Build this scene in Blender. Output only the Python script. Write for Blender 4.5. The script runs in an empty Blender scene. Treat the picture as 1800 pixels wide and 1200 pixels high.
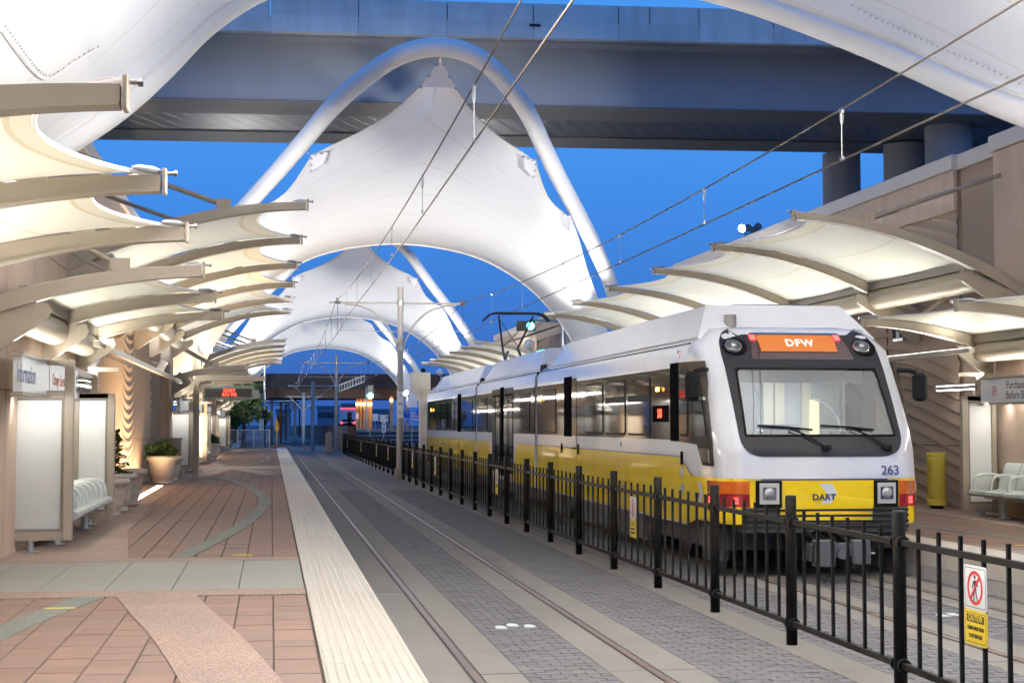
import bpy, bmesh, math, random
from math import sin, cos, pi, radians, sqrt, hypot, atan2, tan
from mathutils import Vector, Matrix

# ------------------------------------------------------------------ camera, sky, exposure
SC = bpy.context.scene
COL = SC.collection
rnd = random.Random(7)

cam_data = bpy.data.cameras.new('camera')
cam_data.sensor_width = 36.0
cam_data.lens = 55.0
cam_data.clip_start = 0.1
cam_data.clip_end = 3000
camera = bpy.data.objects.new('camera', cam_data)
COL.objects.link(camera)
camera.location = (0, 0, 1.96)
camera.rotation_euler = (radians(90 + 2.9975), 0, radians(-8.7328))
SC.camera = camera

world = bpy.data.worlds.new('World')
SC.world = world
world.use_nodes = True
wn = world.node_tree
bg = wn.nodes['Background']
sky = wn.nodes.new('ShaderNodeTexSky')
sky.sky_type = 'NISHITA'
sky.sun_disc = False
sky.sun_elevation = radians(2.0)
sky.sun_rotation = radians(200)
sky.ozone_density = 6.0
tc = wn.nodes.new('ShaderNodeTexCoord')
sep = wn.nodes.new('ShaderNodeSeparateXYZ')
wn.links.new(tc.outputs['Generated'], sep.inputs[0])
ramp = wn.nodes.new('ShaderNodeValToRGB')          # dusk blue by elevation only
cr = ramp.color_ramp
cr.elements[0].position = 0.0
cr.elements[0].color = (0.018, 0.075, 0.30, 1)
cr.elements[1].position = 1.0
cr.elements[1].color = (0.045, 0.16, 0.47, 1)
e = cr.elements.new(0.07); e.color = (0.028, 0.120, 0.43, 1)
e = cr.elements.new(0.20); e.color = (0.048, 0.210, 0.59, 1)
e = cr.elements.new(0.45); e.color = (0.048, 0.20, 0.56, 1)
wn.links.new(sep.outputs['Z'], ramp.inputs[0])
smix = wn.nodes.new('ShaderNodeMixRGB')
smix.inputs[0].default_value = 0.92
sscale = wn.nodes.new('ShaderNodeMixRGB')
sscale.blend_type = 'MULTIPLY'
sscale.inputs[0].default_value = 1.0
sscale.inputs[2].default_value = (0.6, 0.6, 0.6, 1)
wn.links.new(sky.outputs[0], sscale.inputs[1])
wn.links.new(sscale.outputs[0], smix.inputs[1])
wn.links.new(ramp.outputs[0], smix.inputs[2])
# a little soft unevenness of thin evening cloud
cl = wn.nodes.new('ShaderNodeTexNoise'); cl.inputs['Scale'].default_value = 3.0; cl.inputs['Detail'].default_value = 5
clm = wn.nodes.new('ShaderNodeMapRange'); clm.inputs[3].default_value = 0.93; clm.inputs[4].default_value = 1.07
mp = wn.nodes.new('ShaderNodeMapping'); mp.inputs['Scale'].default_value = (1, 1, 4)
wn.links.new(tc.outputs['Generated'], mp.inputs[0]); wn.links.new(mp.outputs[0], cl.inputs['Vector'])
wn.links.new(cl.outputs[0], clm.inputs[0])
smul = wn.nodes.new('ShaderNodeVectorMath'); smul.operation = 'SCALE'
wn.links.new(smix.outputs[0], smul.inputs[0]); wn.links.new(clm.outputs[0], smul.inputs['Scale'])
wn.links.new(smul.outputs[0], bg.inputs[0])
bg.inputs[1].default_value = 1.0

vs = SC.view_settings
vs.view_transform = 'Standard'
vs.look = 'None'
vs.gamma = 1.0
vs.exposure = 0.6
vs.use_curve_mapping = False
SC.render.engine = 'CYCLES'
SC.cycles.use_denoising = True
SC.cycles.max_bounces = 7
SC.cycles.diffuse_bounces = 4
SC.cycles.glossy_bounces = 4
SC.cycles.transparent_max_bounces = 8
SC.cycles.sample_clamp_indirect = 6
SC.cycles.caustics_reflective = False
SC.cycles.caustics_refractive = False

# ------------------------------------------------------------------ materials
MATS = {}

def mat(name, col, rough=0.6, metal=0.0, var=0.0, scale=2.0, bump=0.0, bscale=40.0, coat=0.0, spec=0.5,
        objvar=0.0, streak=None, trans=0.0, dirt=None):
    if name in MATS:
        return MATS[name]
    m = bpy.data.materials.new(name)
    m.use_nodes = True
    nt = m.node_tree
    N, L = nt.nodes, nt.links
    b = N['Principled BSDF']
    b.inputs['Base Color'].default_value = (*col, 1)
    b.inputs['Roughness'].default_value = rough
    b.inputs['Metallic'].default_value = metal
    b.inputs['Coat Weight'].default_value = coat
    b.inputs['Coat Roughness'].default_value = 0.05
    b.inputs['Specular IOR Level'].default_value = spec
    geo = N.new('ShaderNodeNewGeometry')
    src = None
    if var or objvar or dirt:
        hsv = N.new('ShaderNodeHueSaturation')
        hsv.inputs['Color'].default_value = (*col, 1)
        val = None
        if var:
            no = N.new('ShaderNodeTexNoise')
            no.inputs['Scale'].default_value = scale
            no.inputs['Detail'].default_value = 6
            no.inputs['Roughness'].default_value = 0.65
            if streak:
                mpn = N.new('ShaderNodeMapping')
                mpn.inputs['Scale'].default_value = streak
                L.new(geo.outputs['Position'], mpn.inputs[0])
                L.new(mpn.outputs[0], no.inputs['Vector'])
            else:
                L.new(geo.outputs['Position'], no.inputs['Vector'])
            mr = N.new('ShaderNodeMapRange')
            mr.inputs[1].default_value = 0.25
            mr.inputs[2].default_value = 0.75
            mr.inputs[3].default_value = 1 - var
            mr.inputs[4].default_value = 1 + var
            L.new(no.outputs[0], mr.inputs[0])
            val = mr.outputs[0]
            # roughness breaks up with the same noise
            rr = N.new('ShaderNodeMapRange')
            rr.inputs[3].default_value = max(0.02, rough * 0.8)
            rr.inputs[4].default_value = min(1, rough * 1.2)
            L.new(no.outputs[0], rr.inputs[0])
            L.new(rr.outputs[0], b.inputs['Roughness'])
        if objvar:
            oi = N.new('ShaderNodeObjectInfo')
            mr2 = N.new('ShaderNodeMapRange')
            mr2.inputs[3].default_value = 1 - objvar
            mr2.inputs[4].default_value = 1 + objvar
            L.new(oi.outputs['Random'], mr2.inputs[0])
            if val is None:
                val = mr2.outputs[0]
            else:
                mm = N.new('ShaderNodeMath'); mm.operation = 'MULTIPLY'
                L.new(val, mm.inputs[0]); L.new(mr2.outputs[0], mm.inputs[1])
                val = mm.outputs[0]
        if val is not None:
            L.new(val, hsv.inputs['Value'])
        src = hsv.outputs[0]
        if dirt:                                        # large soft stains: (colour, scale, amount)
            dn = N.new('ShaderNodeTexNoise'); dn.inputs['Scale'].default_value = dirt[1]; dn.inputs['Detail'].default_value = 8
            dn.inputs['Roughness'].default_value = 0.7
            L.new(geo.outputs['Position'], dn.inputs['Vector'])
            dr = N.new('ShaderNodeMapRange'); dr.inputs[1].default_value = 0.5; dr.inputs[2].default_value = 0.78
            dr.inputs[4].default_value = dirt[2]
            L.new(dn.outputs[0], dr.inputs[0])
            dm = N.new('ShaderNodeMixRGB'); dm.inputs[2].default_value = (*dirt[0], 1)
            L.new(dr.outputs[0], dm.inputs[0]); L.new(src, dm.inputs[1])
            src = dm.outputs[0]
        L.new(src, b.inputs['Base Color'])
    if bump:
        bn = N.new('ShaderNodeTexNoise')
        bn.inputs['Scale'].default_value = bscale
        bn.inputs['Detail'].default_value = 4
        L.new(geo.outputs['Position'], bn.inputs['Vector'])
        bp = N.new('ShaderNodeBump')
        bp.inputs['Strength'].default_value = bump
        bp.inputs['Distance'].default_value = 0.01
        L.new(bn.outputs[0], bp.inputs['Height'])
        L.new(bp.outputs[0], b.inputs['Normal'])
    if trans:
        tr = N.new('ShaderNodeBsdfTranslucent')
        tr.inputs[0].default_value = (*col, 1)
        mx = N.new('ShaderNodeMixShader')
        mx.inputs[0].default_value = trans
        out = N['Material Output']
        L.new(b.outputs[0], mx.inputs[1]); L.new(tr.outputs[0], mx.inputs[2]); L.new(mx.outputs[0], out.inputs[0])
    MATS[name] = m
    return m

def emat(name, col, strength, base=None):
    if name in MATS:
        return MATS[name]
    m = bpy.data.materials.new(name)
    m.use_nodes = True
    b = m.node_tree.nodes['Principled BSDF']
    b.inputs['Base Color'].default_value = (*(base or col), 1)
    b.inputs['Emission Color'].default_value = (*col, 1)
    b.inputs['Emission Strength'].default_value = strength
    MATS[name] = m
    return m

def agg_mat(name, cols, scale, rough=0.75):
    """exposed-aggregate concrete: cells of several stone colours"""
    if name in MATS:
        return MATS[name]
    m = bpy.data.materials.new(name); m.use_nodes = True
    N, L = m.node_tree.nodes, m.node_tree.links
    b = N['Principled BSDF']; b.inputs['Roughness'].default_value = rough
    geo = N.new('ShaderNodeNewGeometry')
    vo = N.new('ShaderNodeTexVoronoi'); vo.inputs['Scale'].default_value = scale
    L.new(geo.outputs['Position'], vo.inputs['Vector'])
    sp = N.new('ShaderNodeSeparateColor'); L.new(vo.outputs['Color'], sp.inputs[0])
    rp = N.new('ShaderNodeValToRGB'); rp.color_ramp.interpolation = 'CONSTANT'
    els = rp.color_ramp.elements
    for i, c in enumerate(cols):
        el = els[i] if i < 2 else els.new(i / len(cols))
        el.position = i / len(cols); el.color = (*c, 1)
    L.new(sp.outputs[0], rp.inputs[0])
    big = N.new('ShaderNodeTexNoise'); big.inputs['Scale'].default_value = 0.9; big.inputs['Detail'].default_value = 5
    L.new(geo.outputs['Position'], big.inputs['Vector'])
    mr = N.new('ShaderNodeMapRange'); mr.inputs[1].default_value = .3; mr.inputs[2].default_value = .7; mr.inputs[3].default_value = .82; mr.inputs[4].default_value = 1.12
    L.new(big.outputs[0], mr.inputs[0])
    hs = N.new('ShaderNodeHueSaturation'); L.new(rp.outputs[0], hs.inputs['Color']); L.new(mr.outputs[0], hs.inputs['Value'])
    L.new(hs.outputs[0], b.inputs['Base Color'])
    bp = N.new('ShaderNodeBump'); bp.inputs['Strength'].default_value = .35; bp.inputs['Distance'].default_value = .004
    L.new(vo.outputs['Distance'], bp.inputs['Height']); L.new(bp.outputs[0], b.inputs['Normal'])
    MATS[name] = m
    return m

def glass_mat(name, tint, alpha, rough=0.02):
    """thin glazing: mirror-like reflection over a tinted see-through pane"""
    if name in MATS:
        return MATS[name]
    m = bpy.data.materials.new(name); m.use_nodes = True
    N, L = m.node_tree.nodes, m.node_tree.links
    for n in list(N):
        if n.type == 'BSDF_PRINCIPLED':
            N.remove(n)
    out = N['Material Output']
    t = N.new('ShaderNodeBsdfTransparent'); t.inputs[0].default_value = (*tint, 1)
    g = N.new('ShaderNodeBsdfGlossy'); g.inputs['Roughness'].default_value = rough; g.inputs[0].default_value = (1, 1, 1, 1)
    fr = N.new('ShaderNodeFresnel'); fr.inputs[0].default_value = 1.5
    mr = N.new('ShaderNodeMapRange'); mr.inputs[1].default_value = 0; mr.inputs[2].default_value = 1; mr.inputs[3].default_value = alpha; mr.inputs[4].default_value = 1
    L.new(fr.outputs[0], mr.inputs[0])
    mx = N.new('ShaderNodeMixShader')
    L.new(mr.outputs[0], mx.inputs[0]); L.new(t.outputs[0], mx.inputs[1]); L.new(g.outputs[0], mx.inputs[2]); L.new(mx.outputs[0], out.inputs[0])
    MATS[name] = m
    return m

M_TAUPE = mat('taupe_paint', (0.265, 0.225, 0.175), 0.42, var=0.05, scale=1.5)
M_TAUPE_D = mat('taupe_trim', (0.17, 0.145, 0.118), 0.45, var=0.05, scale=1.5)
M_MEMB = mat('white_membrane', (0.86, 0.86, 0.855), 0.55, var=0.02, scale=0.7, trans=0.22, spec=0.3)
M_SEAM = mat('membrane_seam', (0.76, 0.755, 0.74), 0.6, trans=0.1)
M_MEMC = mat('cream_membrane', (0.80, 0.79, 0.68), 0.6, var=0.03, scale=0.8, trans=0.30, spec=0.3)
M_HEMC = mat('cream_membrane_doubled', (0.74, 0.71, 0.57), 0.6, trans=0.2)
M_SEAMC = mat('cream_membrane_hem', (0.66, 0.60, 0.43), 0.6, trans=0.15)
M_WHITETUBE = mat('white_steel', (0.82, 0.82, 0.83), 0.5, var=0.03, scale=0.6)
M_STEEL = mat('galvanised_steel', (0.42, 0.43, 0.44), 0.35, metal=0.85, var=0.1, scale=6)
M_STAINLESS = mat('stainless', (0.62, 0.62, 0.61), 0.22, metal=1.0)
M_BLACK = mat('black_paint', (0.008, 0.007, 0.006), 0.5, var=0.25, scale=9, spec=0.12, dirt=((0.026, 0.021, 0.016), 5, 0.35))
M_RUBBER = mat('black_rubber', (0.007, 0.007, 0.008), 0.6, spec=0.06)
M_CONC = mat('concrete', (0.40, 0.385, 0.36), 0.85, var=0.12, scale=1.3, bump=0.25, bscale=60, dirt=((0.20, 0.185, 0.16), 0.8, 0.6))
M_WALL = mat('tan_wall_panel', (0.44, 0.33, 0.25), 0.75, var=0.10, scale=1.6, streak=(2.5, 2.5, .35), dirt=((0.25, 0.185, 0.14), .9, .5), bump=0.12, bscale=90, objvar=0.05)
M_WALLD = mat('brown_wall_panel', (0.225, 0.16, 0.12), 0.75, var=0.07, scale=1.2, bump=0.12, bscale=90)
M_WAVE = mat('wave_wall', (0.28, 0.205, 0.15), 0.72, var=0.06, scale=1.0, bump=0.1, bscale=90)
M_COPING = mat('coping_stone', (0.46, 0.43, 0.40), 0.7, var=0.06, scale=2)
M_PANELW = mat('white_glass_panel', (0.78, 0.79, 0.76), 0.18, var=0.02, scale=1.5, trans=0.25, coat=0.3)
M_WHITE = mat('white_paint', (0.78, 0.78, 0.79), 0.3, var=0.02, scale=3, coat=0.35)
M_SIGNW = mat('sign_white', (0.72, 0.74, 0.73), 0.35, var=0.03, scale=5)
M_INK = mat('ink_dark', (0.02, 0.02, 0.03), 0.5)

# ------------------------------------------------------------------ mesh helpers
ORG = {}

def org(o):
    return ORG.get(o.name, Vector((0, 0, 0))) if o else Vector((0, 0, 0))

def tag(o, label=None, cat=None, group=None, kind=None):
    if label: o['label'] = label
    if cat: o['category'] = cat
    if group: o['group'] = group
    if kind: o['kind'] = kind
    return o

def thing(name, loc, label, cat, group=None, parent=None):
    o = bpy.data.objects.new(name, None)
    o.empty_display_size = 0.2
    COL.objects.link(o)
    o.location = loc
    ORG[o.name] = Vector(loc)
    tag(o, label, cat, group)
    return o

def link_mesh(name, me, parent=None, loc=(0, 0, 0)):
    """link shared mesh data at a world position under a parent"""
    o = bpy.data.objects.new(name, me)
    COL.objects.link(o)
    o.parent = parent
    o.location = Vector(loc) - org(parent)
    ORG[o.name] = Vector(loc)
    return o

class MB:
    def __init__(self):
        self.v = []; self.f = []; self.mi = []; self.cur = 0
    def add(self, vs, fs):
        n = len(self.v)
        self.v += [tuple(p) for p in vs]
        for f in fs:
            self.f.append(tuple(i + n for i in f)); self.mi.append(self.cur)
        return self
    def box(self, x0, x1, y0, y1, z0, z1):
        return self.add([(x0, y0, z0), (x1, y0, z0), (x1, y1, z0), (x0, y1, z0), (x0, y0, z1), (x1, y0, z1), (x1, y1, z1), (x0, y1, z1)],
                        [(0, 3, 2, 1), (4, 5, 6, 7), (0, 1, 5, 4), (1, 2, 6, 5), (2, 3, 7, 6), (3, 0, 4, 7)])
    def cbox(self, c, sx, sy, sz):
        return self.box(c[0] - sx / 2, c[0] + sx / 2, c[1] - sy / 2, c[1] + sy / 2, c[2] - sz / 2, c[2] + sz / 2)
    def bar(self, p, q, w, h, up=(0, 0, 1)):
        p, q = Vector(p), Vector(q)
        d = (q - p).normalized(); u = Vector(up)
        s = d.cross(u)
        if s.length < 1e-4: s = d.cross(Vector((1, 0, 0)))
        s.normalize(); u = s.cross(d).normalized()
        vs = []
        for c in (p, q):
            for a, b in ((-1, -1), (1, -1), (1, 1), (-1, 1)):
                vs.append(c + s * (a * w / 2) + u * (b * h / 2))
        return self.add(vs, [(0, 1, 2, 3), (4, 7, 6, 5), (0, 4, 5, 1), (1, 5, 6, 2), (2, 6, 7, 3), (3, 7, 4, 0)])
    def tube(self, pts, r, n=8, caps=True):
        pts = [Vector(p) for p in pts]
        rs = r if isinstance(r, (list, tuple)) else [r] * len(pts)
        base = len(self.v); vs = []
        prev = None
        for i, p in enumerate(pts):
            a = pts[max(0, i - 1)]; b = pts[min(len(pts) - 1, i + 1)]
            d = (b - a).normalized()
            if prev is None:
                ref = Vector((0, 0, 1)) if abs(d.z) < 0.9 else Vector((1, 0, 0))
                s = d.cross(ref).normalized()
            else:
                s = (prev - d * prev.dot(d)).normalized()
            prev = s
            t = d.cross(s)
            for k in range(n):
                an = 2 * pi * k / n
                vs.append(p + s * (rs[i] * cos(an)) + t * (rs[i] * sin(an)))
        fs = []
        for i in range(len(pts) - 1):
            for k in range(n):
                k2 = (k + 1) % n
                fs.append((i * n + k, i * n + k2, (i + 1) * n + k2, (i + 1) * n + k))
        if caps:
            fs.append(tuple(range(n - 1, -1, -1)))
            fs.append(tuple((len(pts) - 1) * n + k for k in range(n)))
        return self.add(vs, fs)
    def prism(self, poly, axis, a, b):
        """2-D polygon extruded between a and b along axis ('x': poly=(y,z), 'y': poly=(x,z), 'z': poly=(x,y))"""
        def P(p, t):
            return (t, p[0], p[1]) if axis == 'x' else ((p[0], t, p[1]) if axis == 'y' else (p[0], p[1], t))
        n = len(poly)
        vs = [P(p, a) for p in poly] + [P(p, b) for p in poly]
        fs = [tuple(range(n)), tuple(range(2 * n - 1, n - 1, -1))]
        for i in range(n):
            j = (i + 1) % n
            fs.append((i, i + n, j + n, j))
        return self.add(vs, fs)
    def lathe(self, c, prof, n=20):
        vs = []; fs = []
        for r, z in prof:
            for k in range(n):
                a = 2 * pi * k / n
                vs.append((c[0] + r * cos(a), c[1] + r * sin(a), c[2] + z))
        for i in range(len(prof) - 1):
            for k in range(n):
                k2 = (k + 1) % n
                fs.append((i * n + k, i * n + k2, (i + 1) * n + k2, (i + 1) * n + k))
        fs.append(tuple(range(n - 1, -1, -1)))
        fs.append(tuple((len(prof) - 1) * n + k for k in range(n)))
        return self.add(vs, fs)
    def disc(self, c, r, nrm, n=20, depth=0.0):
        c = Vector(c); d = Vector(nrm).normalized()
        return self.tube([c - d * max(depth, .002), c], r, n)
    def grid(self, rows):
        """rows of 3-D points, all of one length"""
        n = len(rows[0]); vs = [p for r in rows for p in r]; fs = []
        for i in range(len(rows) - 1):
            for k in range(n - 1):
                fs.append((i * n + k, i * n + k + 1, (i + 1) * n + k + 1, (i + 1) * n + k))
        return self.add(vs, fs)
    def mesh(self, name, mats, o=Vector((0, 0, 0)), smooth=False):
        me = bpy.data.meshes.new(name)
        me.from_pydata([(x - o[0], y - o[1], z - o[2]) for x, y, z in self.v], [], self.f)
        mats = mats if isinstance(mats, (list, tuple)) else [mats]
        for m in mats: me.materials.append(m)
        if len(mats) > 1: me.polygons.foreach_set('material_index', self.mi)
        if smooth: me.polygons.foreach_set('use_smooth', [True] * len(me.polygons))
        me.update()
        return me
    def build(self, name, mats, parent=None, smooth=False, bevel=0.0, autosmooth=None, fix=True):
        o0 = org(parent)
        me = self.mesh(name, mats, o0)
        bm = bmesh.new(); bm.from_mesh(me)
        if bevel:
            es = [e for e in bm.edges if len(e.link_faces) == 2 and e.calc_face_angle(0) > 0.6]
            bmesh.ops.bevel(bm, geom=es, offset=bevel, segments=1, affect='EDGES', clamp_overlap=True)
        if fix: bmesh.ops.recalc_face_normals(bm, faces=bm.faces)
        if smooth or autosmooth:
            lim = radians(autosmooth or 40)
            for f in bm.faces: f.smooth = True
            for e in bm.edges:
                e.smooth = len(e.link_faces) != 2 or e.calc_face_angle(0) < lim
        bm.to_mesh(me); bm.free()
        ob = bpy.data.objects.new(name, me)
        COL.objects.link(ob)
        ob.parent = parent
        ORG[ob.name] = o0.copy()
        return ob

def copy_tree(o, parent=None, loc=None):
    c = o.copy(); COL.objects.link(c); c.parent = parent
    if loc is not None: c.location = loc
    for ch in list(o.children):
        copy_tree(ch, c)
    return c

FONT = None
def text(name, s, size, m, parent, loc, xdir, updir=(0, 0, 1), align='CENTER', extrude=0.001, bold=0.0, sx=1.0, space=1.0):
    """lettering as mesh: baseline direction xdir, up direction updir, at world loc (vertical centre)"""
    cu = bpy.data.curves.new(name, 'FONT')
    cu.body = s; cu.size = size; cu.align_x = align; cu.align_y = 'CENTER'
    cu.extrude = extrude; cu.offset = bold; cu.space_character = space
    cu.resolution_u = 3
    tmp = bpy.data.objects.new(name, cu)
    me = bpy.data.meshes.new_from_object(tmp)
    bpy.data.objects.remove(tmp); bpy.data.curves.remove(cu)
    me.name = name
    me.materials.clear(); me.materials.append(m)
    o = bpy.data.objects.new(name, me)
    COL.objects.link(o)
    o.parent = parent
    x = Vector(xdir).normalized(); y = Vector(updir).normalized(); z = x.cross(y)
    R = Matrix((x, y, z)).transposed().to_4x4()
    o.matrix_local = Matrix.Translation(Vector(loc) - org(parent)) @ R @ Matrix.Diagonal((sx, 1, 1, 1))
    ORG[o.name] = Vector(loc)
    return o

CX0 = 4.6                       # centre line between the two platforms
def mx(x, side):                # the right platform mirrors the left one
    return x if side < 0 else 2 * CX0 - x

def area_lamp(name, loc, target, power, sx, sy, col, parent=None, spread=None):
    li = bpy.data.lights.new(name, 'AREA'); li.shape = 'RECTANGLE'; li.size = sx; li.size_y = sy
    li.energy = power; li.color = col
    if spread: li.spread = spread
    o = bpy.data.objects.new(name, li); COL.objects.link(o)
    o.parent = parent
    o.location = Vector(loc) - org(parent)
    d = Vector(target) - Vector(loc)
    o.rotation_euler = d.to_track_quat('-Z', 'Y').to_euler()
    return o

def spot_lamp(name, loc, target, power, angle, col, parent=None, r=0.25, blend=0.6):
    li = bpy.data.lights.new(name, 'SPOT'); li.energy = power; li.color = col
    li.spot_size = radians(angle); li.spot_blend = blend; li.shadow_soft_size = r
    o = bpy.data.objects.new(name, li); COL.objects.link(o)
    o.parent = parent
    o.location = Vector(loc) - org(parent)
    o.rotation_euler = (Vector(target) - Vector(loc)).to_track_quat('-Z', 'Y').to_euler()
    return o

def in_view(x, y, z=0.0, pad=0.03):
    th = radians(8.7328)
    d = y * cos(th) + x * sin(th)
    if d < 0.5: return False
    u = (x * cos(th) - y * sin(th)) / d
    v = (z - 1.96) / d - 0.0524
    return abs(u) < 0.3273 + pad and abs(v) < 0.2182 + pad
# ------------------------------------------------------------------ ground, trackway
PLAT_END = 104.0
Y_NEAR = 4.0
M_GROUND = mat('asphalt', (0.075, 0.08, 0.085), 0.85, var=0.2, scale=0.15, bump=0.3, bscale=20, dirt=((0.13, 0.125, 0.115), 0.08, 0.7))
g = MB(); g.add([(-900, -300, -.16), (900, -300, -.16), (900, 1600, -.16), (-900, 1600, -.16)], [(0, 1, 2, 3)])
tag(g.build('ground', M_GROUND), 'dark asphalt ground around the station', None, kind='structure')

M_PAVE = mat('paver_grey', (0.078, 0.075, 0.077), 0.8, var=0.16, scale=2.2, bump=0.2, bscale=120, dirt=((0.10, 0.093, 0.086), 0.7, 0.7))
M_PJOINT = mat('paver_joint', (0.075, 0.07, 0.066), 0.95, var=0.2, scale=4)
M_CSTRIP = mat('rail_concrete', (0.118, 0.108, 0.096), 0.85, var=0.16, scale=1.6, streak=(1, .25, 1), bump=0.3, bscale=70,
               dirt=((0.068, 0.060, 0.053), 0.9, 0.75))
M_RAIL = mat('rail_steel', (0.11, 0.075, 0.058), 0.55, metal=0.3, var=0.2, scale=5)
M_RAILTOP = mat('rail_running_face', (0.22, 0.17, 0.14), 0.4, metal=0.6, var=0.2, scale=4, streak=(1, .2, 1))
M_GROOVE = mat('rail_groove', (0.02, 0.02, 0.02), 0.9)

bed = MB(); bed.box(0.95, 8.25, -8, PLAT_END + 6, -.15, -.016)
trackbed = tag(bed.build('trackbed', M_PJOINT), 'sunken trackway between the two platforms', None, kind='structure')

T1, T2 = 2.305, 6.895
RAILS = [1.585, 3.025, T2 - .72, T2 + .72]
# concrete strips either side of every rail, cast in lengths of about six metres
for cxr in RAILS:
    for s in (-1, 1):
        a, b = (cxr - .36, cxr - .055) if s < 0 else (cxr + .055, cxr + .38)
        if abs(cxr - 1.585) < .01 and s < 0: a = 1.13
        if abs(cxr - RAILS[3]) < .01 and s > 0: b = 8.07
        y = -6.0; k = 0
        while y < PLAT_END:
            L = 6.1
            m = MB(); m.box(a, b, y + .006, y + L - .006, -.1, -.004 + rnd.uniform(-.002, .001))
            o = m.build('concrete_strip', M_CSTRIP, trackbed)
            y += L
    m = MB()
    m.box(cxr - .055, cxr + .055, -8, PLAT_END + 6, -.12, -.05)
    m.build('groove', M_GROOVE, trackbed)
    m = MB(); m.cur = 0
    inner = 1 if cxr in (RAILS[0], RAILS[2]) else -1
    hx0, hx1 = cxr - .036, cxr + .036
    m.box(hx0, hx1, -8, PLAT_END + 6, -.06, -.002)
    # flange lip on the gauge side of the grooved rail
    lx = cxr + inner * .05
    m.box(min(lx, lx - inner * .008), max(lx, lx - inner * .008), -8, PLAT_END + 6, -.06, -.010)
    rail = m.build('rail', M_RAIL, trackbed)
    m = MB(); m.box(cxr - .024, cxr + .024, -8, PLAT_END + 6, -.004, 0.001)
    m.build('running_face', M_RAILTOP, rail)

# block pavers: real blocks as far as they can be told apart, coarse sheet beyond
zones = [(1.0, 1.12), (1.97, 2.66), (3.41, 5.83), (6.56, 7.23), (8.08, 8.22)]
PV = MB(); PV2 = MB()
r2 = random.Random(3)
for a, b in zones:
    y = 8.2; row = 0
    while y < 46:
        h = .108
        off = (row % 2) * .1
        x = a - off
        while x < b:
            x0, x1 = max(a, x + .004), min(b, x + .2 - .004)
            if x1 - x0 > .02:
                z = -.005 + r2.uniform(-.0025, .0025); t = r2.uniform(-.0015, .0015)
                tgt = PV if r2.random() < .55 else PV2
                tgt.add([(x0, y + .004, -.012), (x1, y + .004, -.012), (x1, y + h - .004, -.012), (x0, y + h - .004, -.012),
                        (x0 + .004, y + .008, z), (x1 - .004, y + .008, z + t), (x1 - .004, y + h - .008, z + t), (x0 + .004, y + h - .008, z)],
                       [(4, 5, 6, 7), (0, 1, 5, 4), (1, 2, 6, 5), (2, 3, 7, 6), (3, 0, 4, 7)])
            x += .2
        y += h; row += 1
tag(PV.build('block_paving', M_PAVE, trackbed, fix=False), 'small grey block pavers between the rails', kind='stuff')
M_PAVE_B = mat('paver_grey_dark', (0.062, 0.060, 0.062), 0.8, var=0.18, scale=2.2, bump=0.2, bscale=120, dirt=((0.09, 0.083, 0.077), 0.7, 0.7))
tag(PV2.build('block_paving', M_PAVE_B, trackbed, fix=False), 'darker block pavers laid among the grey ones', kind='stuff')
m = MB()
for a, b in zones:
    m.box(a, b, 46, PLAT_END + 6, -.03, -.008)
m.build('paved_sheet', M_PAVE, trackbed)
# flat transverse joint across the trackway
m = MB(); m.box(1.0, 4.5, 54.0, 54.25, -.02, -.0015); m.build('cross_strip', M_CSTRIP, trackbed)
# worn concrete footing under the fence line
m = MB(); m.box(4.42, 4.80, 6, PLAT_END, -.02, -.001); m.build('fence_kerb', M_CSTRIP, trackbed)
# reflective markers painted between the rails
for i, (x, y) in enumerate([(2.2, 15.06), (2.335, 15.2), (2.49, 15.1), (6.80, 15.28), (6.95, 15.36)]):
    m = MB(); m.prism([(x - .055, y - .10), (x + .055, y - .10), (x + .05, y + .04), (x + .02, y + .1), (x - .02, y + .1), (x - .05, y + .04)], 'z', -.004, .004)
    m.build('painted_marker', mat('marker_white', (.8, .8, .78), .6), trackbed)

# ------------------------------------------------------------------ platforms
M_BRICK = mat('paving_brick', (0.160, 0.100, 0.075), 0.78, var=0.17, scale=14, objvar=0.07, bump=0.15, bscale=130, dirt=((0.14, 0.095, 0.076), 0.6, 0.55))
M_BRICK2 = mat('paving_brick_grey', (0.148, 0.099, 0.077), 0.78, var=0.17, scale=14, objvar=0.07, bump=0.15, bscale=130)
M_BRICK3 = mat('paving_brick_pink', (0.172, 0.106, 0.080), 0.78, var=0.17, scale=14, objvar=0.07, bump=0.15, bscale=130)
M_MORTAR = mat('brick_joint', (0.055, 0.042, 0.034), 0.95)
M_SLAB = mat('grey_slab', (0.190, 0.188, 0.163), 0.7, var=0.08, scale=2.2, objvar=0.07, bump=0.1, bscale=80, dirt=((0.25, 0.24, 0.20), 0.9, 0.5))
M_AGG = agg_mat('pink_aggregate', [(0.19, 0.125, 0.10), (0.27, 0.19, 0.152), (0.145, 0.095, 0.078), (0.225, 0.152, 0.12), (0.32, 0.245, 0.20)], 110)
M_TEAL = agg_mat('teal_aggregate', [(0.115, 0.13, 0.11), (0.17, 0.19, 0.165), (0.08, 0.092, 0.08), (0.14, 0.155, 0.135)], 85)
M_TACT = mat('tactile_strip', (0.50, 0.46, 0.39), 0.55, var=0.05, scale=2.0, objvar=0.05, dirt=((0.50, 0.44, 0.35), 1.2, 0.5))
M_KERBW = mat('platform_face_pale', (0.50, 0.46, 0.40), 0.7, var=0.06, scale=2)

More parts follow.
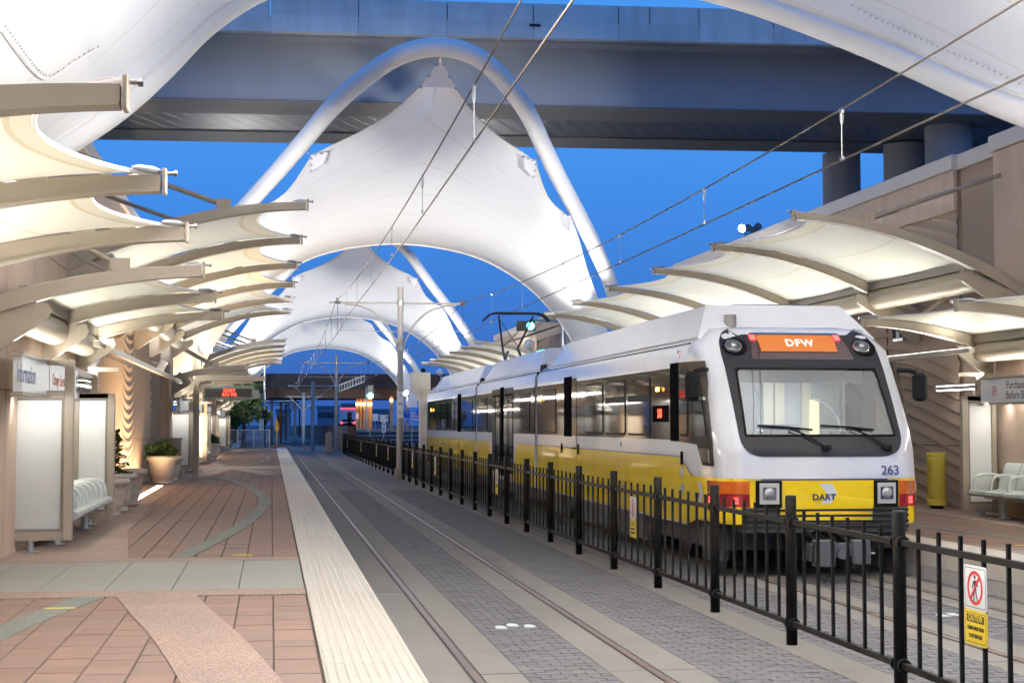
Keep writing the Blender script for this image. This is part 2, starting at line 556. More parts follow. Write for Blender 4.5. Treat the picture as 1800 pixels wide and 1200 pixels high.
def platform(side):
    name = 'platform_left' if side < 0 else 'platform_right'
    def bx(mb, x0, x1, y0, y1, z0, z1):
        a, b = mx(x0, side), mx(x1, side)
        mb.box(min(a, b), max(a, b), y0, y1, z0, z1)
    m = MB(); bx(m, -3.6, 0.92, -6, PLAT_END, -.2, .384)
    pl = tag(m.build(name, M_MORTAR), 'brick paved platform with a pale tactile edge', None, kind='structure')
    # face of the platform: pale upper band over grey lower band, in lengths
    y = -6.0
    while y < PLAT_END:
        m = MB(); bx(m, .925, .95, y + .004, min(PLAT_END, y + 3.05) - .004, .16, .383); m.build('edge_panel', M_KERBW, pl)
        m = MB(); bx(m, .925, .94, y + .004, min(PLAT_END, y + 3.05) - .004, -.15, .155); m.build('lower_edge_panel', M_CONC, pl)
        y += 3.05
    # tactile tiles
    y = 3.0 if side < 0 else 12.0
    tile = MB(); tile.box(-.305, .305, .003, .607, -.03, 0)
    tm = tile.mesh('tactile_tile', M_TACT)
    tcx = mx(.645, side)
    while y < PLAT_END - .5:
        if in_view(tcx, y + .3, .4, .06):
            link_mesh('tactile_tile', tm, pl, (tcx, y, .404 + rnd.uniform(-.001, .001)))
        y += .61
    # truncated domes
    d = MB()
    y0, y1 = (8.6, 62) if side < 0 else (14.5, 30)
    n8 = [(cos(pi * k / 3), sin(pi * k / 3)) for k in range(6)]
    y = y0 + .03
    while y < y1:
        for i in range(10):
            x = mx(.365 + i * .0622, side)
            base = len(d.v)
            d.v += [(x + .0175 * c, y + .0175 * s, .403) for c, s in n8] + [(x + .0095 * c, y + .0095 * s, .4095) for c, s in n8]
            for k in range(6):
                d.f.append((base + k, base + (k + 1) % 6, base + 6 + (k + 1) % 6, base + 6 + k)); d.mi.append(0)
            d.f.append(tuple(base + 6 + k for k in range(6))); d.mi.append(0)
        y += .061
    tag(d.build('tactile_domes', M_TACT, pl, fix=False), 'rows of small raised domes on the tactile edge', kind='stuff')
    # bricks: singles where they show largest, the rest joined
    BW, BL = .298, .303
    bricks = []
    for c in range(13):
        x = .325 - (c + 1) * BW
        off = r2.uniform(0, BL)
        y = (8.4 if side < 0 else 14.2) + off - BL
        while y < PLAT_END - .3:
            if not (14.78 < y + BL and y < 18.45) and in_view(mx(x + BW / 2, side), y + BL / 2, .4, .02):
                bricks.append((x, y))
            y += BL
    bricks.sort(key=lambda p: p[1])
    shapes = {}
    for i, bm_ in enumerate((M_BRICK, M_BRICK2, M_BRICK3)):
        b = MB(); h = BL
        b.add([(.004, .0015, -.012), (BW - .004, .0015, -.012), (BW - .004, h - .0015, -.012), (.004, h - .0015, -.012),
               (.008, .004, 0), (BW - .008, .004, 0), (BW - .008, h - .004, 0), (.008, h - .004, 0)],
              [(4, 5, 6, 7), (0, 1, 5, 4), (1, 2, 6, 5), (2, 3, 7, 6), (3, 0, 4, 7)])
        shapes[i] = b.mesh('brick', bm_)
    nsing = 300 if side < 0 else 150
    rest = [MB(), MB(), MB()]
    for i, (x, y) in enumerate(bricks):
        k = r2.choices((0, 1, 2), (6, 3, 3))[0]
        z = .398 + r2.uniform(-.0015, .0015)
        xx = x if side < 0 else mx(x + BW, side)
        if i < nsing:
            o = link_mesh('brick', shapes[k], pl, (xx, y, z))
            o.rotation_euler = (r2.uniform(-.003, .003), r2.uniform(-.003, .003), 0)
        else:
            rest[k].add([(xx + .004, y + .003, z - .012), (xx + BW - .004, y + .003, z - .012), (xx + BW - .004, y + BL - .003, z - .012), (xx + .004, y + BL - .003, z - .012),
                      (xx + .009, y + .004, z), (xx + BW - .009, y + .004, z), (xx + BW - .009, y + BL - .004, z), (xx + .009, y + BL - .004, z)],
                     [(4, 5, 6, 7), (0, 1, 5, 4), (1, 2, 6, 5), (2, 3, 7, 6), (3, 0, 4, 7)])
    for k in range(3):
        if rest[k].v:
            tag(rest[k].build('brick_paving', (M_BRICK, M_BRICK2, M_BRICK3)[k], pl, fix=False), 'bricks of the platform farther off', kind='stuff')
    # cross band of grey slabs between two strips of aggregate, repeated down the platform
    for by in (15.1, 55.1, 95.1):
        m = MB(); bx(m, -3.3, .325, by - .52, by, .37, .4035); m.build('aggregate_strip', M_AGG, pl)
        m = MB(); bx(m, -3.3, .325, by + 3.1, by + 3.57, .37, .4035); m.build('aggregate_strip', M_AGG, pl)
        xs = [.325 - .62 * i for i in range(7)]
        for i in range(6):
            cuts = {0: [0, 3.1], 1: [0, 1.45, 2.8, 3.1], 2: [0, 1.6, 3.1], 3: [0, 2.75, 3.1], 4: [0, 1.2, 3.1], 5: [0, 2.2, 3.1]}[i]
            for c0, c1 in zip(cuts[:-1], cuts[1:]):
                m = MB(); bx(m, xs[i + 1] + .004, xs[i] - .004, by + c0 + .004, by + c1 - .004, .37, .4015 + r2.uniform(0, .0012))
                m.build('slab', M_SLAB, pl)
    # ribbons of coloured aggregate set into the brick
    def ribbon(pts, w, m_, nm, z):
        rows = []
        P = [Vector((p[0], p[1], 0)) for p in pts]
        Q = []
        for i in range(len(P) - 1):                       # Catmull-Rom
            p0, p1, p2, p3 = P[max(0, i - 1)], P[i], P[i + 1], P[min(len(P) - 1, i + 2)]
            for s in range(6):
                t = s / 6
                Q.append(.5 * ((2 * p1) + (p2 - p0) * t + (2 * p0 - 5 * p1 + 4 * p2 - p3) * t * t + (3 * p1 - p0 - 3 * p2 + p3) * t ** 3))
        Q.append(P[-1])
        for i, q in enumerate(Q):
            d = (Q[min(len(Q) - 1, i + 1)] - Q[max(0, i - 1)]).normalized()
            n = Vector((-d.y, d.x, 0)); ww = w[0] + (w[1] - w[0]) * i / (len(Q) - 1)
            a, b = q - n * ww / 2, q + n * ww / 2
            rows.append([(mx(a.x, side), a.y, z), (mx(b.x, side), b.y, z)])
        mb = MB(); mb.grid(rows)
        lo = [[(p[0], p[1], z - .03) for p in r] for r in rows]
        for s in (0, 1):
            mb.grid([[r[s] for r in rows], [r[s] for r in lo]])
        mb.build(nm, m_, pl)
    for dy in (0, 40, 80):
        ribbon([(-1.02, 18.75 + dy), (-.82, 20.6 + dy), (-.60, 22.6 + dy), (-.36, 25.4 + dy), (-.16, 29.5 + dy), (-.12, 32.5 + dy), (-.30, 36.2 + dy), (-.83, 42 + dy), (-1.4, 45.6 + dy), (-2.1, 47.2 + dy)], (.20, .26), M_TEAL, 'teal_ribbon', .4045)
        if dy < 80:
            ribbon([(-2.2, 10.4 + dy), (-1.98, 12.3 + dy), (-1.82, 13.4 + dy), (-1.60, 14.6 + dy)], (.26, .26), M_TEAL, 'teal_ribbon', .4045)
            ribbon([(-.05, 8.2 + dy), (-.22, 9.66 + dy), (-.5, 11.6 + dy), (-.78, 13.2 + dy), (-1.02, 14.62 + dy)], (.56, .70), M_AGG, 'aggregate_ribbon', .4040)
            # splayed aggregate apron in front of the shelters
            mb = MB()
            poly = [(mx(x, side), y + dy) for x, y in [(-1.62, 18.6), (-2.05, 23.4), (-2.2, 30.0), (-3.3, 30.0), (-3.3, 18.6)]]
            mb.prism(poly, 'z', .37, .4042)
            mb.build('aggregate_apron', M_AGG, pl)
            mb = MB()
            poly = [(mx(x, side), y + dy) for x, y in [(-1.9, 46.5), (-2.3, 43.5), (-2.3, 30.0), (-3.3, 30.0), (-3.3, 54.6), (-1.3, 54.6)]]
            mb.prism(poly, 'z', .37, .4032)
            mb.build('aggregate_apron', M_AGG, pl)
    for (x, y) in [(-.33, 18.95), (-1.75, 13.75)]:
        mb = MB(); a, b = mx(x - .12, side), mx(x + .12, side)
        mb.box(min(a, b), max(a, b), y - .05, y + .03, .40, .4062)
        mb.build('painted_dash', mat('dash_yellow', (.62, .46, .06), .6), pl)
    return pl

PL = platform(-1)
PR = platform(1)

# ------------------------------------------------------------------ fence between the tracks
FX = 4.59
fence = thing('platform_fence', (FX, 11.05, 0), 'long black steel picket fence running between the two tracks', 'fence')
post = MB(); post.tube([(0, 0, 0), (0, 0, 1.305), (0, 0, 1.32)], [.05, .05, .044], 14)
post_me = post.mesh('post', M_BLACK, smooth=False)
for p in post_me.polygons: p.use_smooth = abs(p.normal.z) < .5
pk = MB(); pk.box(-.0125, .0125, -.0125, .0125, .17, 1.205)
pk_me = pk.mesh('picket', M_BLACK)
PAN = 2.438
rl = MB(); rl.box(-.022, .022, .05, PAN - .05, -.022, .022); rl_me = rl.mesh('fence_rail', M_BLACK)
br = MB(); br.tube([(0, .052, 0), (0, .085, 0)], .052, 12); br_me = br.mesh('rail_bracket', M_BLACK)
k0, k1 = -2, 37
for k in range(k0, k1 + 1):
    y = 11.05 + PAN * k
    po = link_mesh('post', post_me, fence, (FX, y, 0))
    if k == k1: break
    link_mesh('rail', rl_me, fence, (FX, y, 1.085))
    link_mesh('rail', rl_me, fence, (FX, y, .19))
    if k < 6:
        for z in (1.085, .19):
            link_mesh('rail_bracket', br_me, fence, (FX, y, z))
            link_mesh('rail_bracket', br_me, fence, (FX, y + PAN - .137, z))
    for j in range(6):
        link_mesh('picket', pk_me, fence, (FX, y + PAN * (j + 1) / 7, 0))

# no-crossing and caution plates wired to the pickets
M_SIGNY = mat('sign_yellow', (.80, .58, .02), .4, var=.03)
M_RED = mat('sign_red', (.55, .015, .02), .4)
def rrect(cx, cz, w, h, r, n=4):
    pts = []
    for sx, sz, a0 in ((1, 1, 0), (-1, 1, 90), (-1, -1, 180), (1, -1, 270)):
        for i in range(n + 1):
            a = radians(a0 + 90 * i / n)
            pts.append((cx + sx * (w / 2 - r) + r * cos(a), cz + sz * (h / 2 - r) + r * sin(a)))
    return pts
def frame_ring(mb, outer, inner, axis, t):
    def P(p): return (t, p[0], p[1]) if axis == 'x' else (p[0], t, p[1])
    n = len(outer)
    mb.add([P(p) for p in outer] + [P(p) for p in inner], [(i, (i + 1) % n, n + (i + 1) % n, n + i) for i in range(n)])
def ped_sign(y, full, where):
    x = FX - .02
    W = .335
    zc, zy = .885, .625
    s = thing('no_crossing_sign', (x, y, .74), 'white no-pedestrians sign with red ring ' + where, 'sign', 'no-crossing signs on the fence')
    mb = MB(); mb.prism(rrect(y, zc, W, .29, .025), 'x', x - .004, x); mb.build('plate', M_SIGNW, s)
    c = thing('caution_sign', (x, y, .5), 'yellow caution sign with black lettering ' + where, 'sign', 'caution signs on the fence')
    mb = MB(); mb.prism(rrect(y, zy, W, .225, .025), 'x', x - .004, x); mb.build('plate', M_SIGNY, c)
    fx = x - .0055
    mb = MB()
    ro = [(y + .112 * cos(2 * pi * i / 32), zc + .112 * sin(2 * pi * i / 32)) for i in range(32)]
    ri = [(y + .090 * cos(2 * pi * i / 32), zc + .090 * sin(2 * pi * i / 32)) for i in range(32)]
    frame_ring(mb, ro, ri, 'x', fx - .001)
    a = radians(-48 if True else 0)
    mb.bar((fx - .001, y + .1 * cos(pi - .85), zc + .1 * sin(pi - .85)), (fx - .001, y - .1 * cos(pi - .85), zc - .1 * sin(pi - .85)), .018, .0015, up=(1, 0, 0))
    mb.build('red_ring', M_RED, s)
    # walking figure
    mb = MB()
    mb.prism([(y + .004 + .014 * cos(2 * pi * i / 12), zc + .072 + .014 * sin(2 * pi * i / 12)) for i in range(12)], 'x', fx, fx + .001)
    mb.prism([(y - .018, zc + .05), (y + .016, zc + .05), (y + .014, zc - .015), (y - .014, zc - .015)], 'x', fx, fx + .001)
    for p, q in (((-.010, -.01), (-.018, -.045)), ((-.018, -.045), (-.034, -.085)), ((.008, -.01), (.018, -.048)), ((.018, -.048), (.014, -.088)),
                 ((-.018, .045), (-.036, .012)), ((.016, .045), (.034, .015)), ((.034, .015), (.04, -.005))):
        mb.bar((fx + .0005, y + p[0], zc + p[1]), (fx + .0005, y + q[0], zc + q[1]), .013, .001, up=(1, 0, 0))
    mb.build('walking_figure', M_INK, s)
    for t_, zz, hh, par in ((0, zc, .29, s), (1, zy, .225, c)):
        mb = MB(); frame_ring(mb, rrect(y, zz, W - .03, hh - .03, .018), rrect(y, zz, W - .038, hh - .038, .016), 'x', fx)
        mb.build('border_line', M_INK, par)
    mb = MB(); mb.prism([(y - .125, zy + .035), (y + .125, zy + .035), (y + .125, zy + .085), (y - .125, zy + .085)], 'x', fx - .0005, fx); mb.build('heading_block', M_INK, c)
    if full:
        text('lettering', 'CAUTION', .056, M_SIGNY, c, (fx - .0015, y, zy + .061), (0, -1, 0), bold=.0006, sx=.82)
        text('lettering', 'STAND AWAY FROM', .037, M_INK, c, (fx, y, zy - .005), (0, -1, 0), bold=.0004, sx=.68)
        text('lettering', 'PLATFORM EDGE', .037, M_INK, c, (fx, y, zy - .055), (0, -1, 0), bold=.0004, sx=.68)
ped_sign(9.74, True, 'on the fence panel closest to the camera')
ped_sign(19.57, True, 'on the fence below the cab window')
for yy, wh in ((31.8, 'on the fence below the first articulation'), (44.0, 'on the fence beside the rear car'), (51.2, 'on the fence just past the train rear'),
               (62, 'on the far fence beyond the first overhead-line mast'), (69, 'on the far fence, second past the mast'), (81, 'on the far fence, third past the mast'), (95.5, 'near the far end of the fence')):
    ped_sign(yy, False, wh)
# ------------------------------------------------------------------ road viaduct crossing above
M_BCON = mat('viaduct_concrete', (0.60, 0.64, 0.64), 0.8, var=0.13, scale=0.9, bump=0.15, bscale=25, objvar=0.07, streak=(2.2, 2.2, .25), dirt=((0.38, 0.40, 0.39), 0.5, 0.6))
M_BSTEEL = mat('viaduct_girder', (0.36, 0.39, 0.43), 0.75, var=0.08, scale=0.4, streak=(1, 1, .2), dirt=((0.27, 0.29, 0.32), 0.3, 0.5))
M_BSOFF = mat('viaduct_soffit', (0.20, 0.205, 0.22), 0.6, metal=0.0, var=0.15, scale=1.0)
M_BCOR = mat('viaduct_decking', (0.24, 0.25, 0.27), 0.42, metal=0.5, var=0.1, scale=1.0)
M_JOINT = mat('dark_joint', (0.02, 0.022, 0.026), 0.9)
SLN = -0.053
def vy(y, x): return y + SLN * (x - 4)
vi = thing('road_viaduct', (4, 62, 0), 'wide elevated road viaduct with steel girders and concrete parapet crossing overhead', 'bridge')
X0, X1 = -60, 75
def slab(mb, ya, yb, z0, z1, x0=X0, x1=X1):
    v = []
    for z in (z0, z1):
        for x, y in ((x0, ya), (x1, ya), (x1, yb), (x0, yb)):
            v.append((x, vy(y, x), z))
    mb.add(v, [(0, 3, 2, 1), (4, 5, 6, 7), (0, 1, 5, 4), (1, 2, 6, 5), (2, 3, 7, 6), (3, 0, 4, 7)])
m = MB(); slab(m, 58.4, 58.45, 14.02, 16.4); m.build('web', M_BSTEEL, vi)
m = MB(); slab(m, 66.9, 66.95, 14.02, 16.4); m.build('web', M_BSTEEL, vi)
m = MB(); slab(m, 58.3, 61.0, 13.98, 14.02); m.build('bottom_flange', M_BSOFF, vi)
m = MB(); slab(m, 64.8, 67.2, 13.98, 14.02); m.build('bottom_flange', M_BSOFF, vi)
# ribbed metal decking recessed between the flanges
m = MB(); x = X0
rows = []
while x < X1:
    for dx, z in ((0, 14.035), (.30, 14.035), (.34, 14.047), (.68, 14.047)):
        xx = x + dx; rows.append([(xx - .9, vy(60.9, xx), z), (xx + .9, vy(64.9, xx), z)])
    x += .72
m.grid(rows); m.build('ribbed_decking', M_BCOR, vi)
for xx in (13.6, -8.2, 36):
    m = MB(); slab(m, 58.36, 58.398, 14.02, 16.38, xx, xx + .55); m.build('splice_plate', M_BSTEEL, vi)
    m = MB()
    for i in range(6):
        for j in range(18):
            px, pz = xx + .06 + i * .086, 14.12 + j * .125
            m.cbox((px, vy(58.345, px), pz), .035, .03, .035)
    tag(m.build('splice_bolts', M_BSTEEL, vi), kind='stuff')
for xx in (13.2, -12):
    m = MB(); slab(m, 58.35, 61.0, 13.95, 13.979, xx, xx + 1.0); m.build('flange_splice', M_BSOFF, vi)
m = MB(); slab(m, 56.2, 69.2, 16.4, 16.62); m.build('deck', M_BCON, vi)
m = MB(); slab(m, 56.9, 57.4, 16.05, 16.4); slab(m, 57.4, 58.38, 16.2, 16.4); m.build('overhang_beam', M_BSTEEL, vi)
# parapet: lower fascia band and upper panels, joint by joint
joints = [-30, -24, -18, -12, -6.7, -0.15, 3.0, 6.2, 9.35, 12.5, 13.65, 15.5, 18.3, 21.2, 24.2, 30, 36, 42, 48]
for a, b in zip(joints[:-1], joints[1:]):
    m = MB(); slab(m, 56.0, 56.5, 16.62, 17.28, a + .022, b - .022); m.build('parapet_panel', M_BCON, vi)
    m = MB(); slab(m, 55.96, 56.3, 16.0, 16.61, a + .006, b - .006); m.build('fascia_panel', M_BCON, vi)
m = MB(); slab(m, 68.8, 69.2, 16.62, 17.28); m.build('rear_parapet', M_BCON, vi)
m = MB(); slab(m, 55.9, 55.96, 16.42, 16.5, 9.2, 9.6); m.build('drain_outlet', M_JOINT, vi)
m = MB(); slab(m, 62, 62.5, 14.13, 14.155, -2.0, -1.3); m.build('access_hatch', mat('rust', (.16, .07, .04), .8), vi)
for i, (x, y, r) in enumerate([(25.1, 66.4, .84), (27.0, 63.8, .92), (27.1, 59.6, .96)]):
    m = MB(); m.tube([(x, y, -.1), (x, y, 13.97)], r, 24)
    c = m.build('column', mat('column_concrete', (.34, .35, .36), .8, var=.08, scale=.5, bump=.15, bscale=25), vi, autosmooth=40)
    m = MB(); m.tube([(x, y, 9.55), (x, y, 9.6)], r + .004, 24); m.build('formwork_joint', M_JOINT, c)
# slender poles and sign gantry standing on the viaduct
for i, (x, h) in enumerate([(18.2, 4.5)]):
    m = MB(); yy = vy(57.0, x); m.tube([(x, yy, 16.6), (x, yy, 16.6 + h)], [.05, .03], 8)
    tag(m.build('lamp_post', M_STEEL), 'thin grey mast standing on the viaduct behind its parapet', 'mast')
gan = thing('sign_bracket', (4, 62, 16.6), 'low dark sign bracket behind the viaduct parapet', 'bracket')
m = MB(); m.box(2.2, 3.6, 57.6, 57.7, 16.62, 17.62); m.build('support_post', M_BSTEEL, gan)
m = MB(); m.bar((1.8, 57.6, 17.62), (8.6, 57.2, 17.42), .06, .06); m.build('rail', M_BSTEEL, gan)

# ------------------------------------------------------------------ large arched tensile canopies
ARCH = [(0, 42.8, 12.40), (1.05, 43.15, 12.24), (2.0, 44.2, 11.8), (2.9, 45.6, 11.18), (3.65, 47.2, 10.5), (4.45, 48.9, 9.8), (5.4, 50.8, 9.0),
        (6.5, 53.1, 8.05), (7.6, 55.6, 7.0), (8.5, 57.8, 5.6), (8.8, 59.0, 3.6)]
ARCH0 = [(0, 34.6, 12.6), (1.2, 34.2, 12.4), (2.4, 32.9, 11.9), (3.5, 31.0, 11.1), (4.4, 29.2, 10.3), (5.15, 27.5, 9.45), (5.75, 25.2, 8.35), (6.2, 22.6, 7.1),
         (6.62, 20.2, 6.02), (7.3, 18.9, 5.2), (8.2, 18.0, 4.4)]
ACX = 4.58
def catmull(P, n=6):
    P = [Vector(p) for p in P]; Q = []
    for i in range(len(P) - 1):
        p0, p1, p2, p3 = P[max(0, i - 1)], P[i], P[i + 1], P[min(len(P) - 1, i + 2)]
        for s in range(n):
            t = s / n
            Q.append(.5 * ((2 * p1) + (p2 - p0) * t + (2 * p0 - 5 * p1 + 4 * p2 - p3) * t * t + (3 * p1 - p0 - 3 * p2 + p3) * t ** 3))
    Q.append(P[-1])
    return Q
def resample(pts, n):
    d = [0]
    for a, b in zip(pts[:-1], pts[1:]): d.append(d[-1] + (b - a).length)
    out = []; j = 0
    for i in range(n):
        t = d[-1] * i / (n - 1)
        while j < len(d) - 2 and d[j + 1] < t: j += 1
        f = (t - d[j]) / max(1e-6, d[j + 1] - d[j])
        out.append(pts[j].lerp(pts[j + 1], min(1, max(0, f))))
    return out
def full(half, dy=0.0, cx=ACX):
    L = [Vector((cx - h, y + dy, z)) for h, y, z in reversed(half)]
    R = [Vector((cx + h, y + dy, z)) for h, y, z in half[1:]]
    return L + R

# front hem of the membrane, scalloped between three pairs of clamps on the arch
HEM = [(0.0, 43.05, 12.05), (.42, 43.6, 11.55), (1.15, 44.7, 10.95), (2.05, 46.0, 10.55), (2.85, 46.9, 10.28), (3.42, 47.45, 10.06), (3.72, 48.2, 9.66),
       (4.12, 49.15, 9.22), (4.62, 50.0, 8.95), (5.15, 50.7, 8.75), (5.7, 52.0, 8.22), (6.35, 53.8, 7.35), (7.3, 56.0, 6.2), (8.0, 57.6, 4.8), (8.2, 58.4, 3.4)]
REAR = [(0, 57, 8.53), (1.9, 57, 8.33), (3.4, 57, 7.86), (4.9, 57, 6.9), (6.1, 57.2, 5.62), (6.9, 57.8, 4.4), (7.35, 58.2, 3.4)]
HEM0 = [(0, 34.0, 12.6), (1.1, 33.4, 12.4), (2.2, 32.1, 11.9), (3.3, 30.3, 11.1), (4.15, 28.5, 10.3), (4.9, 26.9, 9.45), (5.5, 24.7, 8.4), (5.95, 22.2, 7.2), (6.4, 19.9, 6.1), (7.05, 18.6, 5.25), (8.0, 17.6, 4.4)]
REAR0 = [(0, 6, 9.2), (2.2, 6, 9.0), (4.2, 6.2, 8.4), (5.8, 7.4, 7.3), (6.9, 9.6, 6.2), (7.5, 12.5, 5.2), (8.0, 15, 4.4)]

def arch_canopy(dy, label, arch, hem, rear, sag=.35, lamps=None, detail=True):
    c = thing('arch_canopy', (ACX, arch[0][1] + dy, 0), label, 'canopy', 'large arched tensile canopies')
    m = MB(); m.tube(catmull(full(arch, dy), 5), .27, 20)
    m.build('arch_tube', M_WHITETUBE, c, smooth=True)
    NS = 61
    F = resample(catmull(full(hem, dy), 5), NS); Rr = resample(catmull(full(rear, dy), 5), NS)
    FS = list(F)                                        # hem smoothed: the peak fades into the sheet
    for _ in range(60):
        FS = [FS[0]] + [(FS[i - 1] + FS[i] * 2 + FS[i + 1]) / 4 for i in range(1, NS - 1)] + [FS[-1]]
    seams = [.14, .30, .47, .64, .80]
    nt = 22
    base = [i / nt for i in range(nt + 1)]
    ts = sorted(set([round(t, 4) for t in base if all(abs(t - s) > .02 for s in seams)] + [s for s in seams] + [round(s + .007, 4) for s in seams] + [.022, .978]))
    def S(i, t):
        p = (FS[i] + (F[i] - FS[i]) * (1 - t) ** 4).lerp(Rr[i], t)
        s = i / (NS - 1)
        w = 4 * t * (1 - t)
        edge = min(1, min(s, 1 - s) * 6)
        p = p + Vector((0, 0, -sag * w * edge))
        return p
    m = MB()
    for a, b in zip(ts[:-1], ts[1:]):
        m.cur = 1 if (any(abs(a - s) < 1e-4 for s in seams) or a < .001 or b > .999) else 0
        m.grid([[S(i, a) for i in range(NS)], [S(i, b) for i in range(NS)]])
    me = m.build('membrane', [M_MEMB, M_SEAM], c, smooth=True)
    bmw = bmesh.new(); bmw.from_mesh(me.data); bmesh.ops.remove_doubles(bmw, verts=bmw.verts, dist=.0005); bmesh.ops.recalc_face_normals(bmw, faces=bmw.faces); bmw.to_mesh(me.data); bmw.free()
    for p in me.data.polygons: p.use_smooth = True
    me.data.update()
    # edge cables in their hems
    m = MB(); m.tube([p + Vector((0, 0, -.01)) for p in Rr], .035, 8); m.build('edge_cable', M_MEMB, c, smooth=True)
    if detail:
        m = MB(); m.tube(F, .022, 6); m.build('hem_cable', M_SEAM, c, smooth=True)
        # clamp plates and links tying the hem to the arch
        A = catmull(full(arch, dy), 5)
        nodes = [(0.0, hem[0])] + [(sg, h) for sg in (-1, 1) for h in (hem[5], hem[9])] if len(hem) > 12 else []
        for sg, h in nodes:
            p = Vector((ACX + sg * h[0], h[1] + dy, h[2]))
            q = min(A, key=lambda v: (v - p).length)
            d = (q - p).normalized()
            m = MB(); m.tube([p - d * .05, q - d * .2], .022, 8); m.build('tie_link', M_STEEL, c)
            m = MB()
            t = Vector((1, 0, 0)) if sg == 0 else (A[min(len(A) - 1, A.index(q) + 1)] - A[max(0, A.index(q) - 1)]).normalized()
            if sg == 0:
                w = [p + Vector((0, 0, .1)), p + Vector((-.5, .5, -.62)), p + Vector((.5, .5, -.62))]
            else:
                w = [p + d * .05, p - t * .62 - d * .28, p - d * .42, p + t * .62 - d * .28]
            n = Vector((0, -.06, -.02))
            m.add([x + n for x in w] + [x + n * .3 for x in w], [tuple(range(len(w))), tuple(range(2 * len(w) - 1, len(w) - 1, -1))] + [(i, (i + 1) % len(w), len(w) + (i + 1) % len(w), len(w) + i) for i in range(len(w))])
            pl_ = m.build('clamp_plate', M_WHITETUBE, c)
            m = MB()
            for k in range(6):
                f = k / 5
                b0 = (w[1].lerp(w[0], f * 2) if f < .5 else w[0].lerp(w[-1], f * 2 - 1)) + n * 1.3
                m.cbox(b0, .09, .06, .07)
            tag(m.build('clamp_bolts', M_STEEL, pl_), kind='stuff')
    return c

C1 = arch_canopy(0, 'big white arched fabric canopy hanging from a bowed tube, in front of the viaduct', ARCH, HEM, REAR)
C2 = arch_canopy(40, 'second white arched fabric canopy seen under the big one', ARCH, HEM, REAR)
C3 = arch_canopy(80, 'farthest and smallest white arched fabric canopy', ARCH, HEM, REAR, detail=False)
C0 = arch_canopy(0, 'near white fabric canopy filling both upper corners of the view', ARCH0, HEM0, REAR0, sag=.3)
# laced seams at the shoulders of the near canopy, with their studs
for seam, n_ in (([(-2.504, 14.816, 5.598), (-2.49, 15.39, 5.587), (-2.477, 15.979, 5.582), (-2.46, 16.55, 5.585), (-2.434, 16.919, 5.608), (-2.389, 17.139, 5.664), (-2.32, 17.30, 5.76), (-2.228, 17.476, 5.889), (-2.111, 17.753, 6.059), (-1.99, 18.05, 6.22)], Vector((-.82, .02, .57))),
                 ([(9.574, 24.692, 8.989), (9.755, 24.4, 8.756), (9.988, 23.78, 8.388), (10.224, 23.008, 7.957), (10.417, 22.216, 7.543), (10.598, 21.472, 7.146), (10.717, 21.027, 6.892)], Vector((.84, -.04, .54)))):
    P = [Vector(p) - n_ * .03 for p in seam]
    Q = resample(catmull(P, 6), 60)
    m = MB(); m.tube(Q, .009, 6); m.build('laced_seam', M_SEAM, C0, smooth=True)
    m = MB()
    for i in range(0, 60, 2):
        d = (Q[min(59, i + 1)] - Q[max(0, i - 1)]).normalized(); o_ = d.cross(n_).normalized()
        m.cbox(Q[i] + o_ * (.045 if n_.x < 0 else -.045), .018, .018, .018)
    tag(m.build('lacing_studs', M_STEEL, C0), kind='stuff')
# floodlights that wash the canopies, on the wall tops
M_FLOOD = emat('flood_lens', (1.0, .98, .94), 14.0)
def floodlight(x, y, z, tgt, power, where, angle=100, r=.3):
    f = thing('floodlight', (x, y, z), 'round white floodlight ' + where, 'floodlight', 'floodlights washing the canopies')
    d = (Vector(tgt) - Vector((x, y, z))).normalized()
    p = Vector((x, y, z))
    m = MB(); m.tube([p - d * .34, p - d * .1, p - d * .02], [.14, .26, .27], 16); m.build('housing', M_WHITETUBE, f, autosmooth=40)
    m = MB(); m.tube([p - d * .018, p - d * .012], .25, 16); m.build('lens', M_FLOOD, f)
    m = MB(); m.bar(p - d * .3, p - d * .3 + Vector((0, 0, -.5)), .06, .06, up=(1, 0, 0)); m.build('stem', M_STEEL, f)
    spot_lamp('lamp', p + d * .03, tgt, power, angle, (1.0, .965, .91), f, r=r, blend=.9)
    return f
# ------------------------------------------------------------------ side walls with wave relief
WALLX = -3.3
WTOP = 6.64
def panel_wall(side, y0, y1, label, xw, z1=WTOP, recess=None, dark=False):
    w = thing('panel_wall', (mx(xw, side), (y0 + y1) / 2, .38), label, 'wall', 'plain panelled wall bays')
    a, b = mx(xw, side), mx(xw - .55, side)
    m = MB(); m.box(min(a, b) + .02, max(a, b) - .02, y0 + .02, y1 - .02, -.1, z1 - .02); m.build('core', M_WALLD, w)
    n = max(1, round((y1 - y0) / 2.2)); L = (y1 - y0) / n
    zs = [.385, 2.35, 4.25, z1]
    for i in range(n):
        for za, zb in zip(zs[:-1], zs[1:]):
            p, q = mx(xw, side), mx(xw - .08, side)
            m = MB(); m.box(min(p, q), max(p, q), y0 + i * L + .011, y0 + (i + 1) * L - .011, za + .011, zb - .011)
            m.build('panel', M_WALLD if dark else M_WALL, w)
    for yy in (y0, y1):                                   # return faces
        for za, zb in zip(zs[:-1], zs[1:]):
            m = MB(); s = 1 if yy == y1 else -1
            p, q = mx(xw - .09, side), mx(xw - .54, side)
            m.box(min(p, q), max(p, q), yy - .03 if s > 0 else yy - .01, yy + .01 if s > 0 else yy + .03, za + .007, zb - .007)
            m.build('panel', M_WALL, w)
    m = MB(); p, q = mx(xw + .06, side), mx(xw - .62, side)
    m.box(min(p, q), max(p, q), y0 - .05, y1 + .05, z1 + .002, z1 + .28); m.build('coping', M_COPING, w, bevel=.015)
    return w

